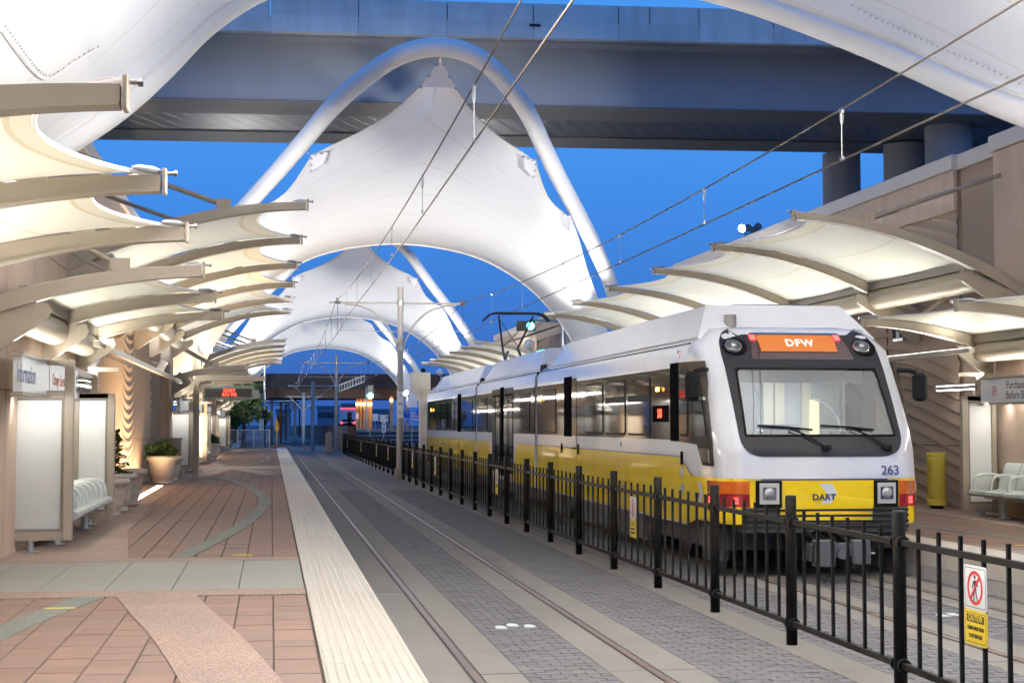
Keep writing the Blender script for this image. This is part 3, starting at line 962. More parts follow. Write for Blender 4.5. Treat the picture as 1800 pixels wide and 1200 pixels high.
def wave_wall(side, y0, y1, yc, wl, label, amp=1.8, pitch=.215, z1=WTOP, frac=.45, dep=.030):
    """clapboard-like bands that follow one long wave, shelf by shelf"""
    w = thing('wave_wall', (mx(WALLX, side), (y0 + y1) / 2, .38), label, 'wall', 'wave relief wall bays')
    sg = 1 if side < 0 else -1
    xw = mx(WALLX, side)
    a, b = xw - sg * .02, xw - sg * .5
    m = MB(); m.box(min(a, b), max(a, b), y0, y1, -.1, z1); m.build('core', M_WALLD, w)
    def f(y):
        t = (y - yc) / wl
        return amp * cos(2 * pi * t) + .35 * amp * cos(4 * pi * t) * .4
    ny = int((y1 - y0) / .22)
    ys = [y0 + (y1 - y0) * i / ny for i in range(ny + 1)]
    PT = [0, frac * .35, frac * .7, frac, frac + (1 - frac) * .25, frac + (1 - frac) * .6, frac + (1 - frac) * .9, 1]
    def prof_x(fr):                                       # rounded nose below, hollow run-out above
        if fr < frac: return .004 + dep * sin(pi / 2 * fr / frac)
        q = (fr - frac) / (1 - frac)
        return .004 + dep * (.5 + .5 * cos(pi * min(1, q * 1.6)))
    kmin, kmax = int((.3 - 2 * amp) / pitch), int((z1 - .9 + 2 * amp) / pitch)
    top = z1 - .75
    for k in range(kmin, kmax + 1):
        rows = []
        for y in ys:
            za, zb = k * pitch + .4 + f(y), (k + 1) * pitch + .4 + f(y)
            ca, cb = min(top, max(.385, za)), min(top, max(.385, zb))
            if cb - ca < 1e-3:
                rows.append(None); continue
            fa, fb = (ca - za) / pitch, (cb - za) / pitch
            rows.append([(xw + sg * prof_x(fa + (fb - fa) * t), y, ca + (cb - ca) * t) for t in PT])
        m = MB(); run = []
        for r in rows + [None]:
            if r is None:
                if len(run) > 1: m.grid(run)
                run = []
            else: run.append(r)
        if m.v: m.build('ridge', M_WAVE, w, autosmooth=50)
    n = max(1, round((y1 - y0) / 3.3)); L = (y1 - y0) / n
    for i in range(n):
        p, q = xw + sg * .07, xw
        m = MB(); m.box(min(p, q), max(p, q), y0 + i * L + .006, y0 + (i + 1) * L - .006, top + .012, z1 - .006); m.build('frieze_panel', M_WALL, w)
    for i in (range(1, n) if side > 0 else []):           # upright joints of the precast panels
        y = y0 + i * L
        m = MB(); m.box(min(xw, xw + sg * .03), max(xw, xw + sg * .03), y - .009, y + .009, .385, top); m.build('joint', mat('wall_joint', (.10, .075, .06), .9), w)
    for z in (1.55, 3.3, 5.0):
        m = MB(); m.box(min(xw, xw + sg * .03), max(xw, xw + sg * .03), y0, y1, z - .01, z + .01); m.build('joint', mat('wall_joint', (.10, .075, .06), .9), w)
    m = MB(); p, q = xw + sg * .13, xw - sg * .62
    m.box(min(p, q), max(p, q), y0 - .04, y1 + .04, z1 + .002, z1 + .28); m.build('coping', M_COPING, w, bevel=.015)
    return w

panel_wall(-1, 6.0, 16.6, 'tan panelled wall behind the closest low canopy on the left platform', -3.05)
panel_wall(-1, 16.7, 25.3, 'tan panelled wall behind the left shelter bench', -3.05)
wave_wall(-1, 25.45, 47.4, 30.4, 13.7, 'brown wave relief wall above the planters on the left platform')
panel_wall(-1, 47.5, 49.2, 'narrow tan pilaster at the far end of the left wave wall', -3.0)
panel_wall(-1, 49.3, 57.0, 'recessed tan wall beyond the left wave wall', -3.75, z1=5.4)
panel_wall(-1, 63.0, 66.0, 'far tan wall pier by the second canopy on the left', -3.05)
wave_wall(-1, 66.1, 87.4, 70.4, 13.7, 'farther brown wave relief wall on the left platform', pitch=.21)
panel_wall(-1, 87.6, 106, 'farthest tan wall on the left platform', -3.05, z1=5.6)
panel_wall(1, 16.0, 25.3, 'tan pier closest to the camera on the right platform', -3.1)
panel_wall(1, 25.35, 27.1, 'dark brown recessed wall strip beside the right tan pier', -3.34, dark=True)
wave_wall(1, 27.15, 47.4, 30.9, 15.5, 'brown wave relief wall behind the train on the right', amp=.5, pitch=.25, frac=.12, dep=.032)
panel_wall(1, 63.0, 66.0, 'far tan wall pier on the right platform', -3.05)
wave_wall(1, 66.1, 87.4, 70.4, 13.7, 'farther wave relief wall on the right platform', pitch=.24)
panel_wall(1, 87.6, 106, 'farthest tan wall on the right platform', -3.05, z1=5.6)

# ------------------------------------------------------------------ cantilevered side canopies
TIER = {'B': dict(tip=.5, zt=5.36, k=.072, dw=3.75, dep0=.09, dep1=.22, gut=3.15, gr=.21, inset=.62),
        'C': dict(tip=-.8, zt=3.74, k=.072, dw=2.3, dep0=.10, dep1=.19, gut=1.98, gr=.19, inset=.50)}
def side_canopy(side, tier, ys, label, lamp, rods=True, fine=True):
    T = TIER[tier]
    sg = -1 if side < 0 else 1                           # from tip towards the wall
    tip = mx(T['tip'], side) - (.36 if (side > 0 and tier == 'B') else 0)
    X = lambda d: tip + sg * d
    Z = lambda d: T['zt'] - T['k'] * d * d
    c = thing('side_canopy', (X(T['dw']), (ys[0] + ys[-1]) / 2, T['zt'] - 1), label, 'canopy', 'cantilevered cream canopies along the walls')
    dw = T['dw'] + (.36 if (side > 0 and tier == 'B') else 0)
    nd = 12
    for ai, y in enumerate(ys):
        m = MB(); poly = []
        ds = [dw * i / nd for i in range(nd + 1)]
        dep = lambda d: T['dep0'] + (T['dep1'] - T['dep0']) * (d / dw)
        top = [(X(d), Z(d)) for d in ds]; bot = [(X(d), Z(d) - dep(d)) for d in reversed(ds)]
        w = .05
        # web, and a wider flange top and bottom
        rows = [[(X(d), y + s * w, Z(d) - f * dep(d)) for (s, f) in ((-1, 0), (1, 0), (1, 1), (-1, 1), (-1, 0))] for d in ds]
        m.grid(rows); n = len(ds)
        arm = m.build('arm', M_TAUPE, c)
        m = MB()
        m.grid([[(X(d), y + s * .085, Z(d) - dep(d) - t) for (s, t) in ((-1, 0), (1, 0), (1, .018), (-1, .018), (-1, 0))] for d in ds])
        m.build('flange', M_TAUPE, arm)
        m = MB(); x = X(-.012); m.box(min(x, x - sg * .03), max(x, x - sg * .03), y - .065, y + .065, Z(0) - T['dep0'] - .035, Z(0) + .05)
        m.build('end_plate', M_TAUPE, arm, bevel=.006)
        m = MB(); m.tube([(X(-.04), y, Z(0) + .02), (X(-.09), y, Z(0) + .02)], .014, 8); m.tube([(X(-.09), y, Z(0) + .02), (X(-.115), y, Z(0) + .02)], .024, 6)
        m.build('bolt', M_STAINLESS, arm)
        # wall bracket plate under the arm
        g = T['gut']
        zb = Z(dw)
        m = MB(); xg = X(g - .28)
        P = [(X(g - .30), Z(g) - dep(g) + .02), (X(dw), Z(dw) - dep(dw) + .05), (X(dw), Z(dw) - dep(dw) - .38), (X(dw - .1), Z(dw) - dep(dw) - .40), (X(g - .30), Z(g) - dep(g) - .16), (X(g - .34), Z(g) - dep(g) - .08)]
        m.prism(P, 'y', y - .045, y + .045); m.build('bracket', M_TAUPE, c)
        m = MB(); m.tube([(X(dw - .35), y - .052, zb - .05), (X(dw - .35), y + .052, zb - .05)], .15, 16); m.build('hinge_boss', M_TAUPE, c, autosmooth=40)
        if rods:
            d = 1.25 if tier == 'B' else .9
            p = Vector((X(d), y, Z(d) + .05)); q = Vector((mx(WALLX, side), y + .9, Z(d) + (1.02 if tier == 'B' else .95)))
            m = MB(); m.tube([p, q], .04 if tier == 'B' else .028, 10); ro = m.build('tie_rod', M_TAUPE, c, smooth=True)
            m = MB(); m.cbox(p + Vector((0, 0, .02)), .22, .05, .14); m.build('rod_lug', M_TAUPE, ro)
            m = MB(); m.cbox(q, .06, .22, .3); m.build('rod_lug', M_TAUPE, ro)
    # membranes: one panel in every bay, outer hem scooped inwards
    NI, NJ = 14, 12
    for y0, y1 in zip(ys[:-1], ys[1:]):
        L = y1 - y0 - .1
        def E(s): return .14 + T['inset'] * (1 - (2 * s - 1) ** 2) ** .8 * (1.0)
        def S(s, d):
            sag = .10 * (1 - (2 * s - 1) ** 2) * (d / 3)
            lift = .05 * (1 - (2 * s - 1) ** 2)
            return (X(d), y0 + .05 + s * L, Z(d) + .015 + lift - sag)
        dend = T['gut'] + .02
        tj = sorted([0, .018, .06, .10, .13, .565, .577] + [.13 + .87 * j / NJ for j in range(1, NJ + 1) if j != 6])
        m = MB()
        for a, b in zip(tj[:-1], tj[1:]):
            m.cur = 1 if (abs(a - .10) < 1e-6 or a < .001 or abs(a - .565) < 1e-6) else (2 if a < .10 else 0)
            m.grid([[S(i / NI, E(i / NI) + (dend - E(i / NI)) * t) for i in range(NI + 1)] for t in (a, b)])
        # one welded seam, curved as the hem
        o = m.build('membrane', [M_MEMC, M_SEAMC, M_HEMC], c, smooth=True)
        for p in o.data.polygons: p.use_smooth = True
        m = MB()
        hem = [S(i / NI, E(i / NI)) for i in range(NI + 1)]
        t0, t1 = (X(-.02), y0, Z(0) + .03), (X(-.02), y1, Z(0) + .03)
        m.tube([t0] + hem + [t1], .017, 6); m.build('hem_cable', M_WHITETUBE, c, smooth=True)
        if fine:
            for yy, e in ((y0 + .10, 1), (y1 - .10, -1)):
                m = MB(); m.tube([(X(.0), yy - e * .07, Z(0) + .03), (X(.05), yy - e * .03, Z(.05) + .035), (X(.14), yy + e * .04, Z(.14) + .035), (X(.19), yy + e * .07, Z(.2) + .035)], [.012, .026, .026, .012], 8); m.build('turnbuckle', M_STEEL, c, smooth=True)
        # gutter trough behind the membrane and the closing strip above it
        gz = Z(T['gut']) - T['gr'] - .07
        m = MB(); m.tube([(X(T['gut'] + .12), y0 + .05, gz), (X(T['gut'] + .12), y1 - .05, gz)], T['gr'], 20); m.build('gutter_tube', M_TAUPE, c, autosmooth=40)
        m = MB(); xa, xb = X(T['gut'] - .06), X(T['gut'] + .03)
        m.box(min(xa, xb), max(xa, xb), y0 + .05, y1 - .05, Z(T['gut']) - .12, Z(T['gut']) + .05); m.build('closing_strip', M_TAUPE_D, c)
    if lamp:
        ym, L = (ys[0] + ys[-1]) / 2, ys[-1] - ys[0]
        lz = Z(T['gut']) - T['gr'] * 2 - (1.0 if tier == 'B' else .34)
        lx = X(T['gut'] + .05)
        m = MB(); m.box(min(lx, lx - sg * .1), max(lx, lx - sg * .1), ys[0] + .3, ys[-1] - .3, lz - .09, lz - .01); tr = m.build('light_trough', M_TAUPE, c)
        m = MB(); m.box(lx - .03 - sg * .05, lx + .03 - sg * .05, ys[0] + .35, ys[-1] - .35, lz - .009, lz - .004); m.build('light_strip', emat('trough_light', (1.0, .97, .88), 4.0), tr)
        area_lamp('lamp', (lx - sg * .06, ym, lz + .02), (X(1.1), ym, Z(1.1) - .05), lamp * L, L * .94, .12, (1.0, .965, .86), c)
    return c

BY = [24.2 + 4.66 * i for i in range(6)]
C1Y = [8.4, 11.46, 14.5]
C2Y = [18.05, 21.75, 25.42]
S7 = lambda a, d: [y + d for y in a]
PB, PC = 17.0, 12.0
side_canopy(-1, 'C', C1Y, 'low cream canopy closest to the camera, at the upper left edge', PC)
side_canopy(-1, 'C', C2Y, 'low cream canopy over the left shelter bench', PC)
side_canopy(-1, 'B', BY, 'long high cream canopy of six arms over the left platform', PB)
side_canopy(-1, 'C', S7(C1Y, 40), 'low cream canopy above the departure display on the left', PC, fine=False)
side_canopy(-1, 'C', S7(C2Y, 40), 'low cream canopy behind the departure display, next farther on the left', PC, fine=False)
side_canopy(-1, 'B', S7(BY, 40), 'farther high cream canopy fan on the left, near the floodlight', PB, fine=False)
side_canopy(-1, 'C', S7(C1Y, 80), 'small far low cream canopy near the left platform end', PC, fine=False)
side_canopy(-1, 'C', S7(C2Y, 80), 'last low cream canopy at the left platform end', PC, fine=False)
side_canopy(-1, 'B', S7(BY, -40), 'unseen high cream canopy behind the camera on the left, added for its light', PB, fine=False)  # out of view: repeat of the row, added to light the near surfaces
side_canopy(1, 'B', S7(BY, -40), 'unseen high cream canopy behind the camera on the right, added for its light', PB, fine=False)  # out of view too, added for the same light from the right
side_canopy(1, 'C', C2Y, 'low cream canopy at the right edge over the right shelter', PC)
side_canopy(1, 'B', BY, 'long high cream canopy of six arms above the train', PB)
side_canopy(1, 'C', S7(C2Y, 40), 'low far cream canopy on the right behind the train', PC, fine=False)
side_canopy(1, 'B', S7(BY, 40), 'farther high cream canopy fan on the right, behind the pantograph', PB, fine=False)
side_canopy(1, 'C', S7(C1Y, 80), 'far low cream canopy past the rear of the train', PC, fine=False)

FP = 12000.0
for i, (side, nm) in enumerate(((-1, 'left'), (1, 'right'))):
    x = mx(-2.9, side)
    floodlight(x, 12.0, 4.9, (mx(2.2, side), 9.5, 9.0), FP * 2.5, 'on the wall close to the camera, ' + nm + ' side', 140)
    for k, w_ in enumerate(('big', 'second', 'farthest')):
        floodlight(mx(-2.25, side), 55.0 + 40 * k, 4.6, (mx(1.9, side), 50.0 + 40 * k, 8.6), FP * .14, 'below the %s arched canopy, %s side' % (w_, nm), 135)
        floodlight(x, 33.5 + 40 * k, 5.7, (mx(.4, side), 52.0 + 40 * k, 7.4), FP * .8, 'added on the wall to light the front of the %s arched canopy, %s side' % (w_, nm), 47)  # extra front lamps, added to light the arch tubes and whiten the membranes
# ------------------------------------------------------------------ shelters, benches and platform furniture
M_BENCH = mat('bench_paint', (0.47, 0.51, 0.48), 0.32, var=0.03, scale=4, coat=0.3)
M_POT = mat('planter_stone', (0.52, 0.44, 0.36), 0.75, var=0.07, scale=5, bump=0.1, bscale=70)
M_SOIL = mat('soil', (0.05, 0.035, 0.025), 0.95, var=0.3, scale=20)
M_LED = emat('tube_light', (1.0, .97, .90), 9.0)
M_LTBLUE = mat('ink_blue', (0.03, 0.05, 0.13), .5)
M_ORANGE = mat('ink_orange', (0.62, 0.16, 0.05), .5)

def end_frame(par, side, y, x0, x1, z0, z1, zp):
    """free-standing framed glass panel set across the platform: x0 outer edge, x1 wall side; zp top of panel"""
    def bx(mb, a, b, *r):
        a, b = mx(a, side), mx(b, side); mb.box(min(a, b), max(a, b), *r)
    m = MB(); bx(m, x0 - .11, x0, y - .06, y + .06, z0, z1); m.build('frame_post', M_TAUPE, par, bevel=.006)
    m = MB(); bx(m, x1, x1 + .08, y - .06, y + .06, z0, z1); m.build('frame_post', M_TAUPE, par, bevel=.006)
    for za, zb in ((z0, z0 + .1), (zp, zp + .09), (z1 - .07, z1)):
        m = MB(); bx(m, x1 + .082, x0 - .112, y - .05, y + .05, za, zb); m.build('frame_rail', M_TAUPE, par)
    m = MB(); bx(m, x1 + .06, x0 - .1, y - .012, y + .012, z0 + .08, zp + .02); gp = m.build('glass_panel', M_PANELW, par)
    for (a, b, za, zb) in ((x1 + .082, x0 - .112, z0 + .1, z0 + .135), (x1 + .082, x0 - .112, zp - .03, zp), (x0 - .145, x0 - .112, z0 + .135, zp - .03)):
        m = MB(); bx(m, a, b, y - .03, y + .03, za, zb); m.build('bead', M_TAUPE_D, gp)
    xm = (x0 + x1) / 2
    m = MB(); a = mx(xm - .05, side); m.tube([(a, y, .40), (a, y, .415)], .12, 14); m.tube([(a, y, .41), (a, y, z0 + .02)], .045, 12)
    m.build('foot', M_STEEL, par)

def no_smoking(par, x, y, z, r, xd):
    m = MB(); n = 20
    fr = [(y + r * cos(2 * pi * i / n), z + r * sin(2 * pi * i / n)) for i in range(n)]
    fi = [(y + r * .78 * cos(2 * pi * i / n), z + r * .78 * sin(2 * pi * i / n)) for i in range(n)]
    frame_ring(m, fr, fi, 'x', x)
    m.bar((x, y - r * .6, z + r * .6), (x, y + r * .6, z - r * .6), r * .2, .001, up=(1, 0, 0))
    m.build('no_smoking_ring', M_RED, par)
    m = MB(); m.bar((x - xd * .0005, y - r * .5, z - r * .1), (x - xd * .0005, y + r * .5, z - r * .1), r * .2, .001, up=(1, 0, 0)); m.build('cigarette_mark', M_INK, par)

def shelter(side, y0, y1, where, texts, sy=0.0):
    s = thing('platform_shelter', (mx(-2.9, side), (y0 + y1) / 2, .4), 'taupe framed shelter with white glass end panels ' + where, 'shelter', 'platform shelters')
    sg = 1 if side < 0 else -1
    end_frame(s, side, y0, -2.38, -3.26, .55, 2.74, 2.27)
    end_frame(s, side, y1, -2.40, -3.02, .50, 2.42, 2.34)
    # small T-shaped arm over the far panel
    m = MB(); a, b = mx(-2.35, side), mx(-3.0, side); m.box(min(a, b), max(a, b), y1 - .04, y1 + .04, 2.76, 2.83)
    c = mx(-2.72, side); m.box(c - .05, c + .05, y1 - .03, y1 + .03, 2.42, 2.76); m.build('light_arm', M_TAUPE, s)
    # long sign box facing the track
    xs = mx(-2.75, side)
    ya, yb = y0 - .7 + sy, y0 + 3.0 + sy
    m = MB(); m.box(xs - .05, xs + .05, ya + .9, yb, 2.31, 2.70); m.build('sign_box', M_SIGNW, s)
    m = MB(); m.box(xs - .05, xs + .05, ya - 1.25, ya + .85, 2.31, 2.70); m.build('sign_box', M_SIGNW, s)
    for za, zb in ((2.27, 2.308), (2.702, 2.74)):
        m = MB(); m.box(xs - .065, xs + .065, ya - 1.3, yb + .05, za, zb); m.build('sign_rail', M_TAUPE, s)
    fx = xs + sg * .0515
    xd = (0, sg, 0) if side < 0 else (0, -1, 0)
    if texts:
        for (tx, yy, zz, sz, mm) in texts:
            text('lettering', tx, sz, mm, s, (fx, yy, zz), (0, 1, 0) if side < 0 else (0, -1, 0), sx=.95)
        no_smoking(s, fx + sg * .0005, texts[-1][1] - (.95 if side < 0 else -1.0), 2.505, .08, sg)
    # light bars on the back rail
    for i, (a, b) in enumerate(((y0 + .8, y0 + 2.3), (y0 + 2.8, y0 + 4.3), (y1 + .3, y1 + 2.2))):
        xb = mx(-2.98, side)
        m = MB(); m.box(xb - .09, xb + .09, a, b, 2.57, 2.63); h = m.build('light_bar', M_TAUPE, s)
        m = MB(); m.box(xb - .05, xb + .05, a + .04, b - .04, 2.631, 2.645); m.build('tube', M_LED, h)
        m = MB(); m.box(xb - .05, xb + .05, a + .04, b - .04, 2.555, 2.569); m.build('tube', M_LED, h)
    area_lamp('lamp', (mx(-2.95, side), (y0 + y1) / 2, 2.5), (mx(-2.45, side), (y0 + y1) / 2, 0.6), 17, (y1 - y0) * .8, .15, (1, .96, .86), s)
    # down-lights inside the header wash each glass panel
    area_lamp('lamp', (mx(-2.8, side), y0 - .42, 2.26), (mx(-2.8, side), y0 - .02, 1.2), 5, .7, .06, (1, .98, .93), s)
    area_lamp('lamp', (mx(-2.8, side), y1 - .42, 2.3), (mx(-2.8, side), y1 - .02, 1.2), 4, .6, .06, (1, .98, .93), s)
    if side > 0:
        m = MB(); p = []
        for i in range(12):
            t = i / 11; p.append((mx(-3.18, 1), y1 + 1.1 - .4 * t + .12 * sin(t * 5), 2.63 - 1.55 * t))
        m.tube(p, .018, 6); m.build('loose_conduit', M_STEEL, s)
    return s

def bench(side, y0, n, label):
    b = thing('platform_bench', (mx(-2.7, side), y0 + n * .31, .4), label, 'bench', 'metal benches in the shelters')
    sg = 1 if side < 0 else -1
    L = .62
    xb = lambda d: mx(-2.98 + d, side)          # d from the back towards the track
    prof = [(.05, .86), (.14, .84), (.30, .83), (.44, .845), (.53, .86), (.58, .835), (.59, .79), (.56, .755), (.50, .75), (.30, .79), (.14, .80), (.05, .82)]
    bprof = [(.05, .86), (.02, 1.0), (-.03, 1.15), (-.07, 1.27), (-.10, 1.30), (-.125, 1.27), (-.10, 1.2), (-.06, 1.1), (-.02, .98), (.02, .84)]
    for i in range(n):
        ya, yb = y0 + i * L + .012, y0 + (i + 1) * L - .012
        m = MB(); m.prism([(xb(d), z) for d, z in prof], 'y', ya, yb); m.build('seat', M_BENCH, b, autosmooth=50)
        m = MB(); m.prism([(xb(d), z) for d, z in bprof], 'y', ya + .02, yb - .02); m.build('backrest', M_BENCH, b, autosmooth=50)
    for i in range(n + 1):
        y = y0 + i * L
        pts = catmull([Vector((xb(d), y, z)) for d, z in ((.03, .86), (.0, 1.04), (.12, 1.10), (.34, 1.10), (.44, 1.05), (.48, .9), (.47, .8))], 4)
        m = MB(); m.tube(pts, .026, 8); m.build('armrest', M_BENCH, b, smooth=True)
    m = MB(); m.box(min(xb(.2), xb(.3)), max(xb(.2), xb(.3)), y0, y0 + n * L, .70, .78); m.build('beam', M_BENCH, b)
    for yy in (y0 + L, y0 + (n - 1) * L):
        m = MB(); m.tube([(xb(.25), yy, .402), (xb(.25), yy, .42)], .11, 14); m.tube([(xb(.25), yy, .41), (xb(.25), yy, .72)], .05, 12); m.build('leg', M_BENCH, b, autosmooth=40)
    return b

shelter(-1, 19.7, 25.0, 'standing at the left edge of the view',
        [('Information', 18.05, 2.50, .30, M_LTBLUE), ('Orange Line', 20.65, 2.505, .22, M_ORANGE), ('to Parker Road', 21.75, 2.505, .19, M_INK), ('Purchase Ticket', 22.9, 2.58, .13, M_INK), ('Before Boarding', 22.9, 2.43, .13, M_INK)])
bench(-1, 20.35, 7, 'pale metal bench between the white panels on the left platform')
shelter(1, 20.0, 25.2, 'at the right edge of the view',
        [('Information', 18.05, 2.50, .30, M_LTBLUE), ('Purchase Ticket', 23.55, 2.585, .185, M_INK), ('Before Boarding', 23.55, 2.42, .185, M_INK)], sy=2.05)
bench(1, 20.6, 7, 'pale metal bench at the right edge by the white panel')
for yy, wh in ((49.4, 'beyond the planters on the left platform'), (59.7, 'third along the left platform'), (69.0, 'fourth along the left platform'), (89.4, 'at the far end of the left platform')):
    shelter(-1, yy, yy + 4.6, wh, None)
    bench(-1, yy + .5, 6, 'pale metal bench of the shelter ' + wh)

# second glass leaf and ribs of the right shelter
rs = thing('windscreen_panel', (12.3, 24.4, .4), 'white windscreen panel behind the right bench, ribbed at its edge', 'panel')
m = MB(); m.box(12.42, 12.45, 20.2, 25.0, .62, 2.28); m.build('glass', M_PANELW, rs)
for i in range(3):
    m = MB(); m.box(12.36, 12.41, 25.0 - i * .07 - .05, 25.0 - i * .07, .6, 2.3); m.build('rib', M_TAUPE, rs)

# departure display on its post
ds = thing('departure_display', (-2.17, 46.6, .4), 'hanging dark departure display with red letters on a taupe post', 'display')
m = MB(); m.box(-2.25, -2.09, 46.5, 46.66, .39, 3.2); m.build('post', M_TAUPE, ds, bevel=.008)
m = MB(); m.box(-2.25, -.2, 46.5, 46.66, 3.202, 3.36); m.build('beam', M_TAUPE, ds, bevel=.008)
m = MB(); m.box(-1.98, -.52, 46.42, 46.72, 2.66, 3.06); cas = m.build('casing', mat('display_case', (.20, .21, .19), .5, var=.05), ds, bevel=.01)
m = MB(); m.box(-1.92, -.58, 46.405, 46.419, 2.73, 2.98); m.build('screen', mat('display_screen', (.015, .015, .015), .25), cas)
for x in (-1.7, -.85):
    m = MB(); m.box(x - .03, x + .03, 46.53, 46.6, 3.06, 3.205); m.build('hanger', M_TAUPE, ds)
M_REDLED = emat('red_led', (1.0, .05, .02), 3.0)
text('lettering', 'DART', .125, M_REDLED, cas, (-1.22, 46.402, 2.915), (1, 0, 0), bold=.003, space=1.05)
text('lettering', '8:51 PM', .125, M_REDLED, cas, (-1.22, 46.402, 2.795), (1, 0, 0), bold=.003, space=1.0)
m = MB(); m.tube([(-.95, 46.55, 2.66), (-.95, 46.55, 2.60), (-.95, 46.55, 2.56)], [.05, .05, .025], 12); tag(m.build('dome_camera', M_WHITE), 'small white dome camera under the departure display', 'camera')

# planters
leaf_cols = [mat('leaf_a', (.040, .078, .018), .55, var=.25, scale=9), mat('leaf_b', (.022, .050, .014), .55, var=.25, scale=9), mat('leaf_c', (.065, .11, .028), .5, var=.2, scale=9)]
def foliage(par, c, rx, rz, n, kind='bush', seed=1):
    rr = random.Random(seed)
    mbs = [MB(), MB(), MB()]
    for i in range(n):
        if kind == 'conifer':
            h = rr.random() ** 1.3
            layer = .55 + .45 * sin(h * 34)
            rad = rx * (1 - h * .88) * layer * sqrt(rr.random()); a = rr.uniform(0, 2 * pi)
            p = Vector((c[0] + rad * cos(a), c[1] + rad * sin(a), c[2] + h * rz + .03 * rr.random())); L, W = .075, .016
            d = Vector((cos(a), sin(a), rr.uniform(.0, .8))).normalized()
        else:
            a, b, r_ = rr.uniform(0, 2 * pi), math.acos(rr.uniform(-.35, 1)), rr.random() ** .4
            lump = .8 + .2 * sin(a * 3 + seed) + .12 * sin(b * 7 + a * 2)
            d = Vector((sin(b) * cos(a), sin(b) * sin(a), cos(b)))
            p = Vector((c[0] + rx * r_ * lump * d.x, c[1] + rx * r_ * lump * d.y, c[2] + rz * (.25 + .75 * r_ * lump * d.z))); L, W = .085, .045
            d = (d + Vector((rr.uniform(-.7, .7), rr.uniform(-.7, .7), rr.uniform(-.5, .7)))).normalized()
        s = d.cross(Vector((rr.uniform(-1, 1), rr.uniform(-1, 1), rr.uniform(-1, 1)))).normalized()
        L *= rr.uniform(.6, 1.3); W *= rr.uniform(.7, 1.2)
        q = p + d * L * .5 + d.cross(s) * W * .25
        mbs[rr.randrange(3)].add([p, q + s * W, p + d * L, q - s * W], [(0, 1, 2, 3)])
    for k in range(3):
        o = mbs[k].build('foliage', leaf_cols[k], par, fix=False); tag(o, kind='stuff')
POTP = [(.24, 0), (.27, .02), (.27, .07), (.25, .09), (.30, .22), (.31, .24), (.305, .26), (.345, .44), (.355, .46), (.35, .48), (.375, .60), (.42, .63), (.445, .66), (.445, .70), (.42, .73), (.38, .735), (.37, .70), (.36, .66)]
def planter(x, y, s, plant, label, seed):
    t = thing('stone_planter', (x, y, .402), label, 'planter', 'round stone planters by the walls')
    m = MB(); m.lathe((x, y, .402), [(r * s, z * s) for r, z in POTP], 28); m.build('pot', M_POT, t, autosmooth=50)
    m = MB(); m.tube([(x, y, .402 + .6 * s), (x, y, .402 + .68 * s)], .355 * s, 20); m.build('soil', M_SOIL, t)
    zt = .402 + .67 * s
    if plant:
        m = MB(); m.tube([(x, y, zt - .05), (x + .02, y, zt + .35)], [.025, .012], 6); m.build('stem', M_SOIL, t)
        if plant == 'conifer': foliage(t, (x, y, zt), .34 * s, .80, 1500, 'conifer', seed)
        elif plant == 'bush': foliage(t, (x, y, zt), .42 * s, .42, 2200, 'bush', seed)
        elif plant == 'low': foliage(t, (x, y, zt), .40 * s, .22, 900, 'bush', seed)
planter(-2.72, 27.1, .86, None, 'empty grey stone planter just behind the left glass panel', 1)
planter(-2.75, 28.6, .92, 'conifer', 'stone planter with a small conifer on the left platform', 2)
planter(-2.74, 30.6, .95, None, 'stone planter third in the row before the floor light', 3)
planter(-2.76, 41.3, 1.0, 'bush', 'big cream stone planter with a round shrub beyond the floor light', 4)
planter(-2.74, 43.6, .92, None, 'stone planter tucked behind the shrub planter', 5)
planter(-2.55, 67.4, .98, 'bush', 'far stone planter with a bright green shrub by the third shelter', 6)
planter(-2.55, 69.4, .9, None, 'far empty stone planter behind the green shrub', 7)
planter(12.05, 29.6, .95, 'low', 'stone planter with trailing leaves behind the yellow bin', 8)

# luminous strip let into the floor that lights the wave wall
def floor_light(side, y0, y1, where):
    f = thing('floor_light', (mx(-2.74, side), (y0 + y1) / 2, .4), 'long white light strip set in the paving ' + where, 'light')
    x = mx(-2.74, side)
    m = MB(); m.box(x - .10, x + .10, y0, y1, .38, .409); m.build('frame', M_STAINLESS, f)
    m = MB(); m.box(x - .075, x + .075, y0 + .04, y1 - .04, .4095, .4125); m.build('lens', emat('floor_lens', (1.0, .93, .78), 6.0), f)
    area_lamp('lamp', (x - .02 * (1 if side < 0 else -1), (y0 + y1) / 2, .43), (mx(-3.02, side), (y0 + y1) / 2, 2.6), 380, y1 - y0, .12, (1.0, .70, .40), f, spread=radians(150))
floor_light(-1, 31.7, 40.2, 'between the planters on the left')
floor_light(-1, 57.2, 59.0, 'before the third shelter on the left')
floor_light(-1, 72.0, 80.0, 'far along the left platform')

# litter bin, cabinets, speakers
bn = thing('litter_bin', (12.08, 27.3, .4), 'yellow perforated litter bin beside the right glass panel', 'bin')
M_BINY = mat('bin_yellow', (.62, .50, .07), .45, var=.05)
m = MB(); m.lathe((12.08, 27.3, .46), [(.155, 0), (.17, .02), (.17, .93), (.165, .95)], 24); m.build('shell', M_BINY, bn, autosmooth=40)
for z in (.47, .53, 1.36, 1.40):
    m = MB(); m.lathe((12.08, 27.3, z), [(.172, 0), (.18, .008), (.18, .022), (.172, .03)], 24); m.build('hoop', M_BINY, bn, autosmooth=40)
m = MB()
for a in range(44):
    for k in range(30):
        an = 2 * pi * a / 44; x, y = 12.08 + .171 * cos(an), 27.3 + .171 * sin(an)
        if x < 12.12: m.cbox((x, y, .60 + k * .024), .007, .007, .010)
tag(m.build('perforations', mat('bin_holes', (.25, .19, .03), .7), bn, fix=False), kind='stuff')
